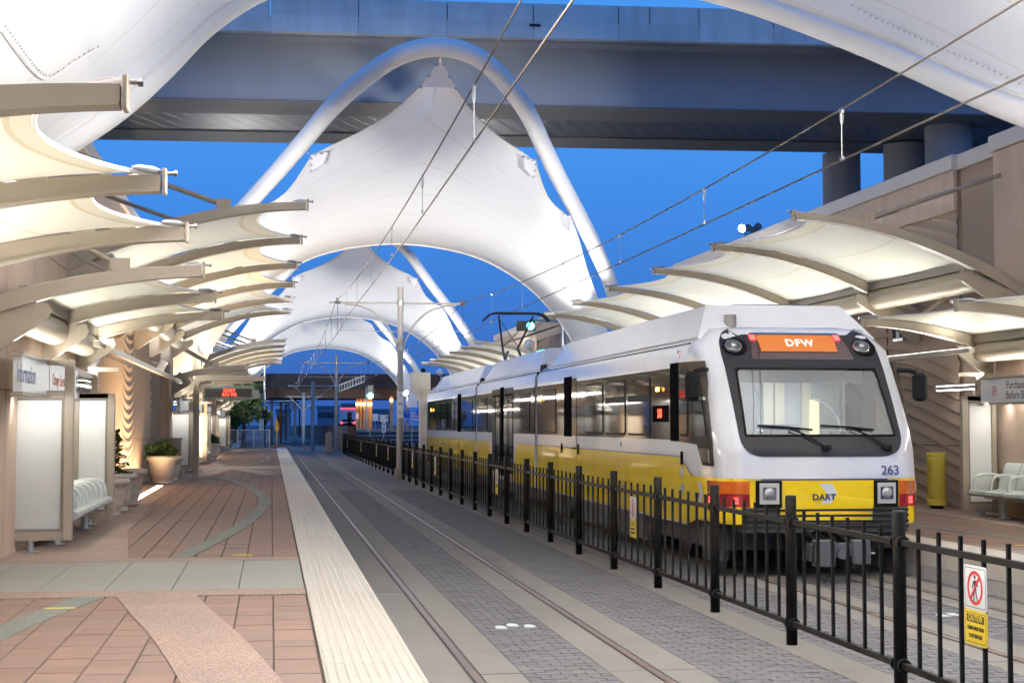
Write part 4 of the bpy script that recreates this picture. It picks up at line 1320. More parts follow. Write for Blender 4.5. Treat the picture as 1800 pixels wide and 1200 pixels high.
m = MB(); m.tube([(12.08, 27.3, .402), (12.08, 27.3, .462)], .12, 16); m.build('foot', M_BLACK, bn)

def speaker(x, y, z, sg, label):
    s = thing('wall_speaker', (x, y, z), label, 'speaker', 'white speakers on the walls')
    R = Matrix.Rotation(.5 * sg, 3, 'Y')
    m = MB(); m.box(-.1, .1, -.16, .16, -.2, .2); m.v = [tuple(Vector((x, y, z)) + R @ Vector(v)) for v in m.v]; m.build('cabinet', M_WHITE, s, bevel=.02)
    m = MB(); m.bar((x - sg * .1, y, z + .1), (x - sg * .28, y, z + .15), .06, .04); m.build('bracket', M_WHITE, s)
speaker(-3.02, 44.2, 3.52, 1, 'white box speaker on the left wave wall')
speaker(-3.0, 27.2, 3.0, 1, 'white speaker tucked under the low canopy on the left')
speaker(11.35, 29.2, 3.35, -1, 'white box speaker high behind the train cab')
pb = thing('wall_cabinet', (12.2, 29.5, 3.9), 'open grey electrical cabinet on the right wave wall', 'cabinet')
m = MB(); m.box(12.18, 12.42, 29.0, 29.5, 3.58, 4.25); m.build('box', M_STEEL, pb)
m = MB(); m.box(12.15, 12.179, 29.06, 29.44, 3.64, 4.2); m.build('interior', M_RUBBER, pb)
m = MB(); m.box(12.12, 12.149, 29.06, 29.2, 3.64, 4.15); m.build('breaker', mat('grey_plastic', (.35, .37, .38), .5), pb)
kb = thing('equipment_box', (-2.9, 45.9, .4), 'low tan equipment box behind the shrub planter', 'box')
m = MB(); m.box(-3.15, -2.55, 45.7, 46.0, .4, 1.5); m.build('body', M_TAUPE, kb, bevel=.01)
m = MB(); m.box(-3.18, -2.52, 45.66, 46.04, 1.502, 1.55); m.build('lid', M_TAUPE, kb)
# building mass and curved white foot beyond the wave wall on the left
bl = thing('station_building', (-6, 60, .3), 'pale rendered station block behind the left canopies', 'building')
m = MB(); m.box(-8.5, -4.4, 57.2, 63, -.1, 7.2); m.build('wall', mat('render_pale', (.45, .40, .38), .8, var=.05), bl)
m = MB(); m.box(-8.6, -4.3, 57.1, 63.1, 7.202, 7.5); m.build('coping', M_COPING, bl)
for z in (1.6, 3.6, 5.5):
    m = MB(); m.box(-7.6, -5.2, 57.16, 57.198, z, z + 1.0); m.build('louvre', M_WALLD, bl)
# ------------------------------------------------------------------ light rail train
M_TWHITE = mat('train_white', (0.74, 0.745, 0.765), 0.16, var=0.03, scale=1.5, coat=0.5, streak=(1, 1, .3), dirt=((.56, .55, .53), 1.6, .35))
M_TYEL = mat('train_yellow', (0.86, 0.60, 0.010), 0.16, var=0.04, scale=1.5, coat=0.5, dirt=((.62, .44, .03), 1.8, .4))
M_TDARK = mat('train_window_band', (0.030, 0.023, 0.018), 0.05, spec=0.08)
M_TGLASS = mat('train_side_glass', (0.022, 0.024, 0.024), 0.03, spec=0.16)
M_TBLACK = mat('train_black', (0.006, 0.006, 0.007), 0.6, spec=0.0)
M_TMASK = mat('train_mask', (0.017, 0.017, 0.020), 0.4, spec=0.08)
M_TUNDER = mat('train_underframe', (0.020, 0.020, 0.021), 0.7, var=0.3, scale=6)
M_TGREY = mat('train_grey', (0.050, 0.053, 0.058), 0.45, var=0.1, scale=5)
M_TNAVY = mat('train_navy', (0.012, 0.018, 0.09), 0.35)
M_AMBER = mat('amber_lens', (0.42, 0.085, 0.008), 0.15, coat=0.8)
M_TAILRED = mat('red_lens', (0.16, 0.006, 0.008), 0.15, coat=0.8)
M_REDGLOW = emat('red_glow', (1.0, .03, .025), 6.0)
M_AMBGLOW = emat('amber_glow', (1.0, .42, .06), 7.0)
M_CHROME = mat('reflector', (0.45, 0.45, 0.46), 0.15, metal=1.0)
M_LENS = mat('lamp_glass', (0.20, 0.21, 0.22), 0.06, coat=1.0)
TX, TF = 6.895, 18.9
train = thing('light_rail_train', (TX, TF, 0), 'white and yellow light rail train with an orange headsign standing at the right platform', 'train')

ZL = [.72, .92, 1.27, 1.62, 1.80, 2.2, 2.68, 2.96, 3.12, 3.22, 3.26]
YF = [0, 0, 0.0, .05, .12, .36, .68, .92, 1.1, 1.28, 1.5]
HW = [1.15, 1.17, 1.20, 1.20, 1.20, 1.18, 1.16, 1.14, 1.10, 1.02, .86]
def interp(z, arr):
    if z <= ZL[0]: return arr[0]
    for a, b, p, q in zip(ZL[:-1], ZL[1:], arr[:-1], arr[1:]):
        if z <= b: return p + (q - p) * (z - a) / (b - a)
    return arr[-1]
def fy(x, z):
    """world Y of the nose at lateral offset x (from the train's centre) and height z"""
    h = interp(z, HW); t = abs(x) / h
    return TF + interp(z, YF) + .07 * t * t + .5 * max(0, t - .88) ** 2 * 12
SIDE_Y = 20.5
HALF = 1.345
def side_hw(z): return HALF if z < 2.95 else HALF - (z - 2.95) ** 1.3 * 1.5

# nose shell, with the windscreen left open
XS = [-1, -.96, -.9, -.8, -.65, -.5, -.35, -.2, -.07, .07, .2, .35, .5, .65, .8, .9, .96, 1]
ZS = [.72, .82, .92, 1.0, 1.1, 1.2, 1.27, 1.35, 1.45, 1.55, 1.62, 1.72, 1.80, 1.9, 2.0, 2.2, 2.4, 2.55, 2.68, 2.8, 2.96, 3.05, 3.12, 3.18, 3.22, 3.26]
m = MB(); rows = []
for z in ZS:
    h = interp(z, HW); r = []
    sw = side_hw(z)
    ye = fy(-h, z) - TF
    ys_ = SIDE_Y - TF
    # side return from the body line to the corner, then across the nose
    r += [(-sw, ys_), (-sw * .999, ys_ * .62 + ye * .38), (-(sw * .80 + h * .20), ye + .16), (-(sw * .45 + h * .55), ye + .05)]
    r += [(x * h, fy(x * h, z) - TF) for x in XS]
    r += [(sw * .45 + h * .55, ye + .05), (sw * .80 + h * .20, ye + .16), (sw * .999, ys_ * .62 + ye * .38), (sw, ys_)]
    rows.append([(TX + a, TF + b, z) for a, b in r])
n = len(rows[0]); vs = [p for r in rows for p in r]; fs = []
for i in range(len(rows) - 1):
    for k in range(n - 1):
        q = [i * n + k, i * n + k + 1, (i + 1) * n + k + 1, (i + 1) * n + k]
        c = sum((Vector(vs[j]) for j in q), Vector()) / 4
        if abs(c.x - TX) < .99 and 1.80 < c.z < 2.68 and c.y < fy(0, c.z) + .18: continue
        fs.append((q, 1 if c.z < 1.262 else 0))
m.v = vs
for q, k in fs:
    m.f.append(tuple(q)); m.mi.append(k)
nose = m.build('nose', [M_TWHITE, M_TYEL], train, autosmooth=50)

def ring_patch(outline, inner, off, mt, name, par, nr=5, thick=.02):
    """patch that follows the nose between an outline and an inner outline (or its centre)"""
    m = MB(); n = len(outline); rings = []
    if inner is None:
        cx = sum(p[0] for p in outline) / n; cz = sum(p[1] for p in outline) / n
        inner_ = [(cx + (p[0] - cx) * .02, cz + (p[1] - cz) * .02) for p in outline]
    else: inner_ = inner
    def W(p, o): return (TX + p[0], fy(p[0], p[1]) - o, p[1])
    rings.append([W(p, -thick) for p in outline])
    for i in range(nr + 1):
        f = i / nr
        rings.append([W((a[0] + (b[0] - a[0]) * f, a[1] + (b[1] - a[1]) * f), off) for a, b in zip(outline, inner_)])
    if inner is not None: rings.append([W(p, -thick * 2) for p in inner_])
    rings = [r + [r[0]] for r in rings]
    m.grid(rings)
    if inner is None:
        m.add(rings[-1][:-1], [tuple(range(n))])
    return m.build(name, mt, par, autosmooth=50)

def quad_round(bl, br, tr, tl, r, n=5):
    """rounded quadrilateral given its four corners and corner radii"""
    C = [Vector(p) for p in (bl, br, tr, tl)]; out = []
    rs = r if isinstance(r, (list, tuple)) else [r] * 4
    for i in range(4):
        p, c, q = C[i - 1], C[i], C[(i + 1) % 4]
        a = c + (p - c).normalized() * rs[i]; b = c + (q - c).normalized() * rs[i]
        for k in range(n + 1):
            t = k / n
            pt = a * (1 - t) ** 2 + c * 2 * t * (1 - t) + b * t * t
            out.append((pt.x, pt.y))
    # refine long sides
    res = []
    for i in range(len(out)):
        p, q = out[i], out[(i + 1) % len(out)]
        res.append(p)
        d = hypot(q[0] - p[0], q[1] - p[1])
        k = int(d / .12)
        for j in range(1, k + 1): res.append((p[0] + (q[0] - p[0]) * j / (k + 1), p[1] + (q[1] - p[1]) * j / (k + 1)))
    return res
def match(outer, inner_c):
    return inner_c

mask_o = quad_round((-1.07, 1.545), (1.07, 1.545), (1.08, 3.245), (-1.08, 3.245), [.30, .30, .36, .36], 8)
gl = [(-.985, 1.81), (.985, 1.81), (.945, 2.675), (-.945, 2.675)]
glass_o = quad_round(*gl, .05, 3)
def project_outline(outer, quad):
    """for every outer point, the point on the quad's edge in the same direction from its centre"""
    cx = sum(p[0] for p in quad) / 4; cz = sum(p[1] for p in quad) / 4
    res = []
    for p in outer:
        dx, dz = p[0] - cx, p[1] - cz; best = None
        for i in range(4):
            a, b = quad[i], quad[(i + 1) % 4]
            ex, ez = b[0] - a[0], b[1] - a[1]
            den = dx * ez - dz * ex
            if abs(den) < 1e-9: continue
            t = ((a[0] - cx) * ez - (a[1] - cz) * ex) / den
            s = ((a[0] - cx) * dz - (a[1] - cz) * dx) / den
            if t > 0 and -1e-6 <= s <= 1 + 1e-6 and (best is None or t < best): best = t
        res.append((cx + dx * best, cz + dz * best))
    return res
mask = ring_patch(mask_o, project_outline(mask_o, gl), .012, M_TMASK, 'black_mask', train)
ws = ring_patch(glass_o, None, .004, glass_mat('windscreen_glass', (.80, .86, .86), .15), 'windscreen', train, nr=6)
for (p, q) in ((gl[0], gl[1]), (gl[1], gl[2]), (gl[2], gl[3]), (gl[3], gl[0])):
    m = MB(); pts = [(p[0] + (q[0] - p[0]) * i / 10, p[1] + (q[1] - p[1]) * i / 10) for i in range(11)]
    m.tube([(TX + a, fy(a, b) - .014, b) for a, b in pts], .016, 6); m.build('gasket', M_RUBBER, ws, smooth=True)
# headsign window and display
ring_patch(quad_round((-.70, 2.80), (.70, 2.80), (.62, 3.17), (-.62, 3.17), .03, 3), None, .016, mat('headsign_glass', (.03, .012, .014), .08, coat=.8), 'headsign_window', mask, nr=4)
def fpanel(x0, x1, z0, z1, off, mt, name, par):
    o = ring_patch(quad_round((x0, z0), (x1, z0), (x1, z1), (x0, z1), .006, 2), None, off, mt, name, par, nr=3)
    return o
hs = fpanel(-.545, .495, 2.905, 3.135, .032, emat('headsign_orange', (1.0, .25, .012), .50, (.02, .01, .005)), 'headsign', mask)
def front_up(x, z):
    a = Vector((0, fy(x, z - .05), z - .05)); b = Vector((0, fy(x, z + .05), z + .05)); return (b - a).normalized()
M_HSW = emat('headsign_letters', (1.0, .93, .82), .7, (.1, .1, .1))
def ftext(name, s, size, mt, par, x, z, off=.024, bold=0.0, sx=1.0, space=1.0):
    return text(name, s, size, mt, par, (TX + x, fy(x, z) - off, z), (1, 0, 0), front_up(x, z), bold=bold, sx=sx, space=space)
ftext('lettering', 'DFW', .20, M_HSW, hs, .0, 3.02, .040, bold=.005, sx=.82, space=1.12)
for x in (-.605, .555):
    fpanel(x - .036, x + .036, 3.065, 3.135, .036, M_REDGLOW, 'marker_light', mask)
# round lamps in dark wells
for x in (-.885, .885):
    z = 2.965
    n3 = Vector((1, 0, 0)).cross(front_up(x, z)); nn = -n3 if n3.y > 0 else n3
    p = Vector((TX + x, fy(x, z) - .004, z))
    m = MB(); m.tube([p, p + nn * .018], .165, 24); well = m.build('lamp_well', M_TBLACK, mask, autosmooth=40)
    p2 = p + Vector((-.03 if x > 0 else -.02, 0, .0))
    m = MB(); m.tube([p2 + nn * .018, p2 + nn * .035], [.118, .108], 24); m.build('lamp_rim', M_CHROME, well, autosmooth=40)
    m = MB(); m.tube([p2 + nn * .036, p2 + nn * .05, p2 + nn * .055], [.10, .07, .02], 24); m.build('lamp_lens', mat('dark_lens', (.02, .022, .026), .08, coat=.6), well, smooth=True)
    m = MB(); m.tube([p2 + nn * .055, p2 + nn * .062], [.038, .026], 14); m.build('bulb', M_CHROME, well)
# lower front: navy pinstripe, yellow band, lamps, number, emblem
fpanel(-1.19, 1.19, 1.247, 1.268, .006, M_TNAVY, 'pinstripe', train)
yb = fpanel(-1.185, 1.185, .915, 1.245, .004, M_TYEL, 'yellow_band', train)
ftext('lettering', '263', .165, M_TNAVY, train, .865, 1.365, .022, bold=.002, sx=.98)
def chevron(par, pts, mt, P, name='emblem'):
    m = MB(); f = [P(a, b, 0) for a, b in pts]; n = len(f)
    m.add(f, [tuple(range(n))]); return m.build(name, mt, par, fix=False)
chev = [(-.13, .14), (.04, .14), (.13, 0), (.04, -.14), (-.08, -.14), (.0, 0)]
chevron(yb, [(a + .03, b + 1.08) for a, b in [(-.12, .125), (.05, .125), (.115, 0), (.03, -.125), (-.10, -.125), (-.015, 0)]], M_TWHITE, lambda a, b, o: (TX + a, fy(a, b) - .0075, b))
ftext('lettering', 'DART', .105, M_INK, yb, -.03, 1.035, .012, bold=.0035, sx=1.12)
for x0, x1 in ((-.905, -.575), (.635, .965)):
    hb = fpanel(x0, x1, .905, 1.245, .02, M_TBLACK, 'headlight_box', train)
    fpanel(x0 + .045, x1 - .04, .955, 1.215, .035, mat('lamp_bezel', (.50, .48, .44), .45), 'bezel', hb)
    cxh = (x0 + x1) / 2
    fpanel(cxh - .085, cxh + .085, 1.01, 1.165, .047, M_CHROME, 'reflector', hb)
    p = Vector((TX + cxh, fy(cxh, 1.088) - .047, 1.088))
    m = MB(); m.tube([p, p + Vector((0, -.02, 0)), p + Vector((0, -.03, 0))], [.072, .055, .015], 18); m.build('lens', M_LENS, hb, smooth=True)
    for dx in (-.10, .10):
        for dz in (-.10, .0, .10):
            m = MB(); m.disc((TX + cxh + dx, fy(cxh + dx, 1.085) - .037, 1.085 + dz), .007, (0, -1, 0), 8, .004); m.build('screw', M_STEEL, hb)
# tail lamp clusters wrap the corners
def wrap_x(s, t):
    """point on the corner: t=0 at the front, 1 on the side"""
    return s * (.98 + t * .33)
for s in (-1, 1):
    cl = None
    for nm, za, zb, mt in (('amber_lens', 1.085, 1.235, M_AMBER), ('red_lens', .915, 1.078, M_TAILRED)):
        h_ = interp(1.1, HW); ye_ = fy(h_, 1.1) - TF
        base_ = [(.985, fy(.985, 1.1) - TF), (1.07, fy(1.07, 1.1) - TF), (1.14, fy(1.14, 1.1) - TF), (h_, ye_), (HALF * .45 + h_ * .55, ye_ + .05), (HALF * .8 + h_ * .2, ye_ + .16), (HALF, ye_ + .34), (HALF, ye_ + .46)]
        cor = []
        for i_, (a_, b_) in enumerate(base_):
            w_ = min(1, max(0, (i_ - 2) / 3.5))
            cor.append((TX + s * (a_ + .02 * w_), TF + b_ - .022 * (1 - w_)))
        cor.append((TX + s * (HALF + .02), TF + ye_ + .47))
        m = MB(); m.grid([[(x, y, z) for x, y in cor] for z in (za, zb)])
        m.grid([[(x, y, zb) for x, y in cor], [(x - s * .06, y + .06, zb) for x, y in cor]])
        m.grid([[(x - s * .06, y + .06, za) for x, y in cor], [(x, y, za) for x, y in cor]])
        m.add([(cor[0][0], cor[0][1], za), (cor[0][0], cor[0][1], zb), (cor[0][0], cor[0][1] + .05, zb), (cor[0][0], cor[0][1] + .05, za)], [(0, 1, 2, 3)])
        o = m.build('tail_lamp' if nm == 'red_lens' else 'turn_signal', mt, train)
        if nm == 'red_lens':
            for (tt, n_) in ((.25, 4), (.75, 2)):
                i0 = int(tt * 8); bx_, by_ = cor[i0]
                for a in (-1, 1):
                    for b in (-1, 1):
                        if n_ == 2 and a > 0: continue
                        c = Vector((bx_ + (a * .017 if tt < .5 else 0), by_ - .006, .995 + b * .022))
                        mm = MB(); mm.cbox(c, .029, .014, .031); mm.build('glow', M_REDGLOW, o)
# bumper, yellow corners, coupler
bp = MB(); bp.box(TX - 1.08, TX + 1.08, TF + .02, TF + .9, .60, .905); bumper = bp.build('bumper', M_TUNDER, train)
for z in (.67, .74, .81, .88):
    m = MB(); m.box(TX - 1.09, TX + 1.09, TF + .0, TF + .019, z - .018, z + .010); m.build('buffer_rib', mat('buffer_rubber', (.012, .012, .013), .9, spec=.1), bumper)
for s in (-1, 1):
    a, b = TX + s * 1.09, TX + s * 1.23
    m = MB(); m.prism([(a, TF + .03), (b - s * .04, TF + .10), (b + s * .04, TF + .3), (b + s * .08, SIDE_Y - .5), (b + s * .10, SIDE_Y), (a, SIDE_Y)], 'z', .70, .915); m.build('corner_skirt', M_TYEL, train)
cp = MB(); cp.box(TX - .14, TX + .14, TF - .42, TF + .4, .30, .46); coupler = cp.build('coupler', M_TUNDER, train)
for (x0, x1, y0, y1, z0, z1, mt) in ((-.34, -.10, -.60, -.40, .22, .54, M_TGREY), (.14, .36, -.56, -.40, .24, .54, M_TGREY), (-.10, .14, -.52, -.42, .33, .50, M_TGREY), (-.40, -.345, -.5, -.3, .28, .5, M_TUNDER), (.37, .45, -.48, -.44, .36, .38, M_STEEL)):
    m = MB(); m.box(TX + x0, TX + x1, TF + y0, TF + y1, z0, z1); m.build('coupler_head', mt, coupler, bevel=.012)
m = MB(); m.tube([(TX + .02, TF - .54, .38), (TX + .02, TF - .40, .38)], .075, 14); m.build('coupler_cone', M_TGREY, coupler)
for k in range(6):
    m = MB(); m.tube([(TX - .3 + k * .13, TF - .42, .53), (TX - .3 + k * .13, TF - .1, .62), (TX - .25 + k * .12, TF + .2, .6)], .018, 6); m.build('hose', M_RUBBER, coupler, smooth=True)
# wipers
for x in (-.20, .62):
    m = MB()
    base = (x + .22, 1.66); mid = (x - .22, 1.90)
    P = lambda a, b, o=.05: (TX + a, fy(a, b) - o, b)
    m.tube([P(*base), P((base[0] + mid[0]) / 2, 1.80, .06), P(*mid)], .013, 6)
    m.tube([P(base[0] - .05, 1.69), P((base[0] + mid[0]) / 2 - .05, 1.83, .06), P(mid[0], mid[1] - .01)], .008, 6)
    m.tube([P(x - .62, 1.935, .03), P(x - .25, 1.915, .03), P(x + .08, 1.88, .03)], .014, 6)
    m.cbox(Vector(P(*base)), .11, .04, .06)
    m.build('wiper', M_RUBBER, ws, smooth=False)
text('lettering', '9 6', .07, mat('decal_white', (.6, .65, .7), .5), ws, (TX - .80, fy(-.8, 1.87) - .02, 1.875), (1, 0, 0), front_up(-.8, 1.87), extrude=.0005)
# driver's cab seen through the glass
m = MB()
cab_in = mat('cab_interior', (.33, .36, .37), .6, var=.1, scale=2)
m.box(TX - 1.2, TX + 1.2, 21.6, 21.65, .9, 3.0); m.build('cab_bulkhead', cab_in, train)
m = MB(); m.box(TX - 1.2, TX + 1.2, 19.95, 21.6, 2.72, 2.76); m.build('cab_ceiling', mat('cab_ceiling', (.5, .53, .53), .6), train)
m = MB(); m.box(TX - 1.1, TX + 1.1, 19.2, 19.9, 1.45, 1.70); m.box(TX + .35, TX + 1.0, 19.3, 19.7, 1.70, 1.86); m.build('dashboard', mat('dashboard', (.16, .17, .18), .6), train)
for x in (-.78, -.45, .05, .22, .62):
    m = MB(); m.box(TX + x, TX + x + .14, 21.55, 21.599, 1.2, 2.62); m.build('bulkhead_panel', mat('bulkhead_panel', (.50, .48, .38), .5), train)
m = MB(); m.box(TX - .32, TX - .02, 21.54, 21.598, 1.2, 2.6); m.build('cab_door', mat('cab_door', (.20, .22, .23), .4), train)
m = MB(); m.box(TX + .72, TX + .86, 21.5, 21.54, 1.75, 2.3); m.build('cab_display', emat('cab_display', (.8, .68, .42), .5), train)
m = MB(); m.tube(catmull([Vector((TX + .34, 20.3, 2.3)), Vector((TX + .50, 20.2, 2.2)), Vector((TX + .60, 20.1, 2.05)), Vector((TX + .64, 20.0, 1.82))], 4), .011, 8); m.build('grab_rail', M_WHITE, train, smooth=True)
m = MB(); m.box(TX - .25, TX + .2, 20.4, 20.85, 1.2, 1.95); m.build('driver_seat', mat('seat_cloth', (.06, .07, .10), .9), train, bevel=.04)
m = MB(); m.box(TX - .90, TX + .90, 19.92, 19.98, 2.50, 2.66); m.build('sun_blind', mat('sun_blind', (.55, .62, .64), .5), train)
area_lamp('lamp', (TX, 20.7, 2.7), (TX, 20.7, 1), 26, 1.6, .3, (.92, .97, 1.0), train)

# side mirrors
for s, dy in ((-1, 0), (1, 0)):
    m = MB(); b0 = Vector((TX + s * 1.30, 19.72, 2.66))
    m.tube([b0, b0 + Vector((s * .12, -.10, .0)), b0 + Vector((s * .2, -.16, -.03))], .03, 8); arm = m.build('mirror_arm', M_RUBBER, train, smooth=True)
    c = b0 + Vector((s * .24, -.17, -.22))
    m = MB(); m.box(c.x - .10, c.x + .10, c.y - .06, c.y + .06, c.z - .19, c.z + .19); m.build('mirror', M_RUBBER, arm, bevel=.05)

# car bodies
def hull(y0, y1, z0=.60):
    m = MB(); prof = []
    for z in (z0, 1.0, 1.5, 2.0, 2.6, 2.95, 3.02, 3.10, 3.17): prof.append((side_hw(z), z))
    prof += [(1.15, 3.24), (.9, 3.30), (0, 3.32)]
    sec = [(TX + a, b) for a, b in prof] + [(TX - a, b) for a, b in reversed(prof[:-1])]
    m.grid([[(x, y, z) for x, z in sec] for y in (y0, y1)])
    m.add([(x, y0, z) for x, z in sec], [tuple(range(len(sec)))]); m.add([(x, y1, z) for x, z in sec], [tuple(range(len(sec)))])
    m.add([(TX - HALF, y0, z0), (TX + HALF, y0, z0), (TX + HALF, y1, z0), (TX - HALF, y1, z0)], [(0, 1, 2, 3)])
    return m.build('car_body', M_TWHITE, train, autosmooth=50)
A0_, A1_ = SIDE_Y, 32.6
B0_, B1_ = 32.95, 42.4
D0_, D1_ = 42.75, 56.4
m = MB(); m.grid([[(TX + s * HALF * .8, y, 3.3 - .05) for s in (-1, 1)] for y in (A0_, A0_ + .3)])
hA, hB, hD = hull(21.7, A1_), hull(B0_, B1_), hull(D0_, D1_)
m = MB(); prof = [(side_hw(z), z) for z in (.60, 1.0, 1.5, 2.0, 2.6, 2.95, 3.02, 3.10, 3.17)] + [(1.15, 3.24), (.74, 3.26)]
for s in (-1, 1):
    m.grid([[(TX + s * a, y, z) for a, z in prof] for y in (SIDE_Y, 21.71)])
m.grid([[(TX - .74, y, 3.26), (TX + .74, y, 3.26)] for y in (TF + 1.5, 21.71)])
m.build('cab_side', M_TWHITE, train, autosmooth=50)
for y in (32.775, 42.575):
    m = MB()
    for k in range(5):
        yy = y - .16 + k * .08
        m.box(TX - 1.22 + .03 * (k % 2), TX + 1.22 - .03 * (k % 2), yy - .038, yy + .038, .62, 3.2)
    m.build('bellows', M_RUBBER, train)
    for s in (-1, 1):
        a, b = TX + s * 1.24, TX + s * 1.30
        m = MB(); m.box(min(a, b), max(a, b), y - .17, y + .17, .66, 3.05); m.build('bellows_cover', M_TBLACK, train)

def sidebox(y0, y1, z0, z1, out, mt, name, par=train, s=-1, bevel=0, th=.02):
    a, b = TX + s * (HALF - th), TX + s * (HALF + out)
    m = MB(); m.box(min(a, b), max(a, b), y0, y1, z0, z1); return m.build(name, mt, par, bevel=bevel)
def pane(y0, y1, z0, z1, s, par, split=None, r=.08):
    """window: rounded rubber frame and glass, optional openable top light"""
    x = TX + s * (HALF + .012); x2 = TX + s * (HALF + .020)
    yc, zc, w, h = (y0 + y1) / 2, (z0 + z1) / 2, y1 - y0, z1 - z0
    m = MB(); m.prism(rrect(yc, zc, w, h, r), 'x', x - s * .01, x); f = m.build('window', M_RUBBER, par)
    if split:
        for a, b in ((z0, split - .02), (split + .02, z1)):
            m = MB(); m.prism(rrect(yc, (a + b) / 2, w - .09, b - a - .07, r * .6), 'x', x, x2); m.build('pane', M_TGLASS, f)
    else:
        m = MB(); m.prism(rrect(yc, zc, w - .08, h - .08, r * .7), 'x', x, x2); m.build('pane', M_TGLASS, f)
    return f
ZB, ZW0, ZW1 = 1.50, 1.735, 2.735            # yellow top, band bottom, band top
for s in (-1, 1):
    # front car
    sidebox(21.0, A1_, ZW0, ZW1, .006, M_TDARK, 'window_band', s=s)
    for (a, b) in ((21.45, 28.25), (28.27, 29.55), (29.57, 31.9), (31.92, A1_)):
        sidebox(a + .006, b - .006, .62, ZB, .005, M_TYEL, 'yellow_panel', s=s)
    sidebox(21.0, A1_, ZB + .001, ZB + .02, .004, M_TNAVY, 'pinstripe', s=s)
    # slanting yellow apron towards the cab
    a, b = TX + s * (HALF - .02), TX + s * (HALF + .005)
    m = MB(); m.prism([(21.45, .62), (21.45, ZB), (20.92, ZB), (20.28, 1.26), (SIDE_Y - .35, 1.25), (SIDE_Y - .35, .70), (SIDE_Y, .62)], 'x', min(a, b), max(a, b)); m.build('yellow_panel', M_TYEL, train)
    m = MB(); m.bar((b, 20.92, ZB + .008), (b, 20.28, 1.262), .016, .006, up=(1, 0, 0)); m.build('pinstripe', M_TNAVY, train)
    # cab door and cab side window
    sidebox(20.98, 21.42, ZW0 - .02, 2.80, .012, M_TBLACK, 'door_gap', s=s)
    m = MB(); m.prism([(20.95, ZW0 - .02), (20.95, 2.80), (19.86, 2.78), (19.76, 2.58), (19.40, 1.72), (19.34, 1.42), (19.78, 1.42), (20.05, ZW0 - .05)], 'x', TX + s * (HALF - .06), TX + s * (HALF + .008))
    cw = m.build('cab_window_surround', M_TDARK, train)
    pane(20.46, 20.90, 1.78, 2.72, s, cw)
    m = MB(); m.prism([(20.36, 1.80), (20.36, 2.68), (19.93, 2.67), (19.88, 2.5), (19.58, 1.80)], 'x', TX + s * (HALF + .008), TX + s * (HALF + .02)); m.build('cab_side_glass', M_TGLASS, cw)
    m = MB(); m.prism([(19.94, 1.64), (19.50, 1.64), (19.44, 1.46), (19.76, 1.46)], 'x', TX + s * (HALF + .008), TX + s * (HALF + .018)); m.build('lower_light', mat('brown_glass', (.10, .065, .03), .1, coat=.8), cw)
    for (y0, y1) in ((22.58, 24.06), (24.22, 25.76)):
        pane(y0, y1, 1.775, 2.66, s, train, split=2.34)
    pane(25.92, 27.42, 1.775, 2.66, s, train)
    # plug door leaves with black gap
    sidebox(28.72, 29.52, ZW0 - .02, 2.84, .010, M_TBLACK, 'door_gap', s=s)
    d1 = sidebox(28.30, 28.70, .72, 2.80, .012, M_TDARK, 'door_leaf', s=s)
    sidebox(28.30, 28.70, .72, ZB - .01, .0135, M_TYEL, 'door_panel', d1, s=s); sidebox(28.30, 28.70, ZB + .02, ZW0, .0135, M_TWHITE, 'door_stripe', d1, s=s)
    pane(30.36, 31.84, 1.76, 2.66, s, train)
    for y in (31.98, 22.02):
        lm = sidebox(y - .04, y + .04, 2.40, 2.47, .03, M_TBLACK, 'lamp_box', s=s)
        for dy in (-.045, .045):
            m = MB(); m.tube([(TX + s * (HALF + .03), y + dy, 2.45), (TX + s * (HALF + .055), y + dy, 2.45)], .03, 10); m.build('amber_light', M_AMBGLOW, lm)
    sd = sidebox(21.52, 22.46, 1.98, 2.22, .012, M_TBLACK, 'side_sign', s=s)
    if s < 0:
        text('lettering', '263', .17, M_REDLED, sd, (TX + s * (HALF + .016), 22.0, 2.10), (0, -1, 0), bold=.006)
        text('lettering', '263', .09, M_TNAVY, train, (TX + s * (HALF + .006), 24.6, 1.63), (0, -1, 0))
        chevron(train, [(20.02, 1.20), (19.86, 1.20), (19.75, 1.06), (19.86, .92), (20.0, .92), (19.9, 1.06)], M_TWHITE, lambda a, b, o: (TX - HALF - .0095, a, b))
        text('lettering', 'DART', .10, M_TNAVY, train, (TX - HALF - .011, 20.02, 1.02), (0, -1, 0), bold=.002)
        for z in (1.02, 1.24):
            sidebox(20.72, 20.86, z, z + .12, .014, M_STEEL, 'access_latch')
        for y in (28.1, 29.75, 20.8):
            sidebox(y - .03, y + .03, 1.40 if y > 21 else 1.40, 1.58, .025, M_TBLACK, 'hinge')
        m = MB(); m.box(TX - HALF - .004, TX - HALF, 20.86, 21.04, 2.86, 2.97); fl = m.build('flag_decal', mat('flag_white', (.6, .5, .48), .5), train)
        m = MB(); m.box(TX - HALF - .006, TX - HALF - .0045, 20.96, 21.04, 2.915, 2.97); m.build('flag_canton', M_TNAVY, fl)
        for k in range(3):
            m = MB(); m.box(TX - HALF - .006, TX - HALF - .0045, 20.86, 20.955 if k else 20.955, 2.868 + k * .036, 2.886 + k * .036); m.build('flag_stripe', M_RED, fl)
    # centre car with low doors
    sidebox(B0_, B1_, ZW0, ZW1, .006, M_TDARK, 'window_band', s=s)
    sidebox(B0_ + .01, 35.4, .62, ZB, .005, M_TYEL, 'yellow_panel', s=s); sidebox(39.9, B1_ - .01, .62, ZB, .005, M_TYEL, 'yellow_panel', s=s)
    sidebox(B0_, 35.3, ZB + .001, ZB + .02, .0045, M_TNAVY, 'pinstripe', s=s); sidebox(40.0, B1_, ZB + .001, ZB + .02, .0045, M_TNAVY, 'pinstripe', s=s)
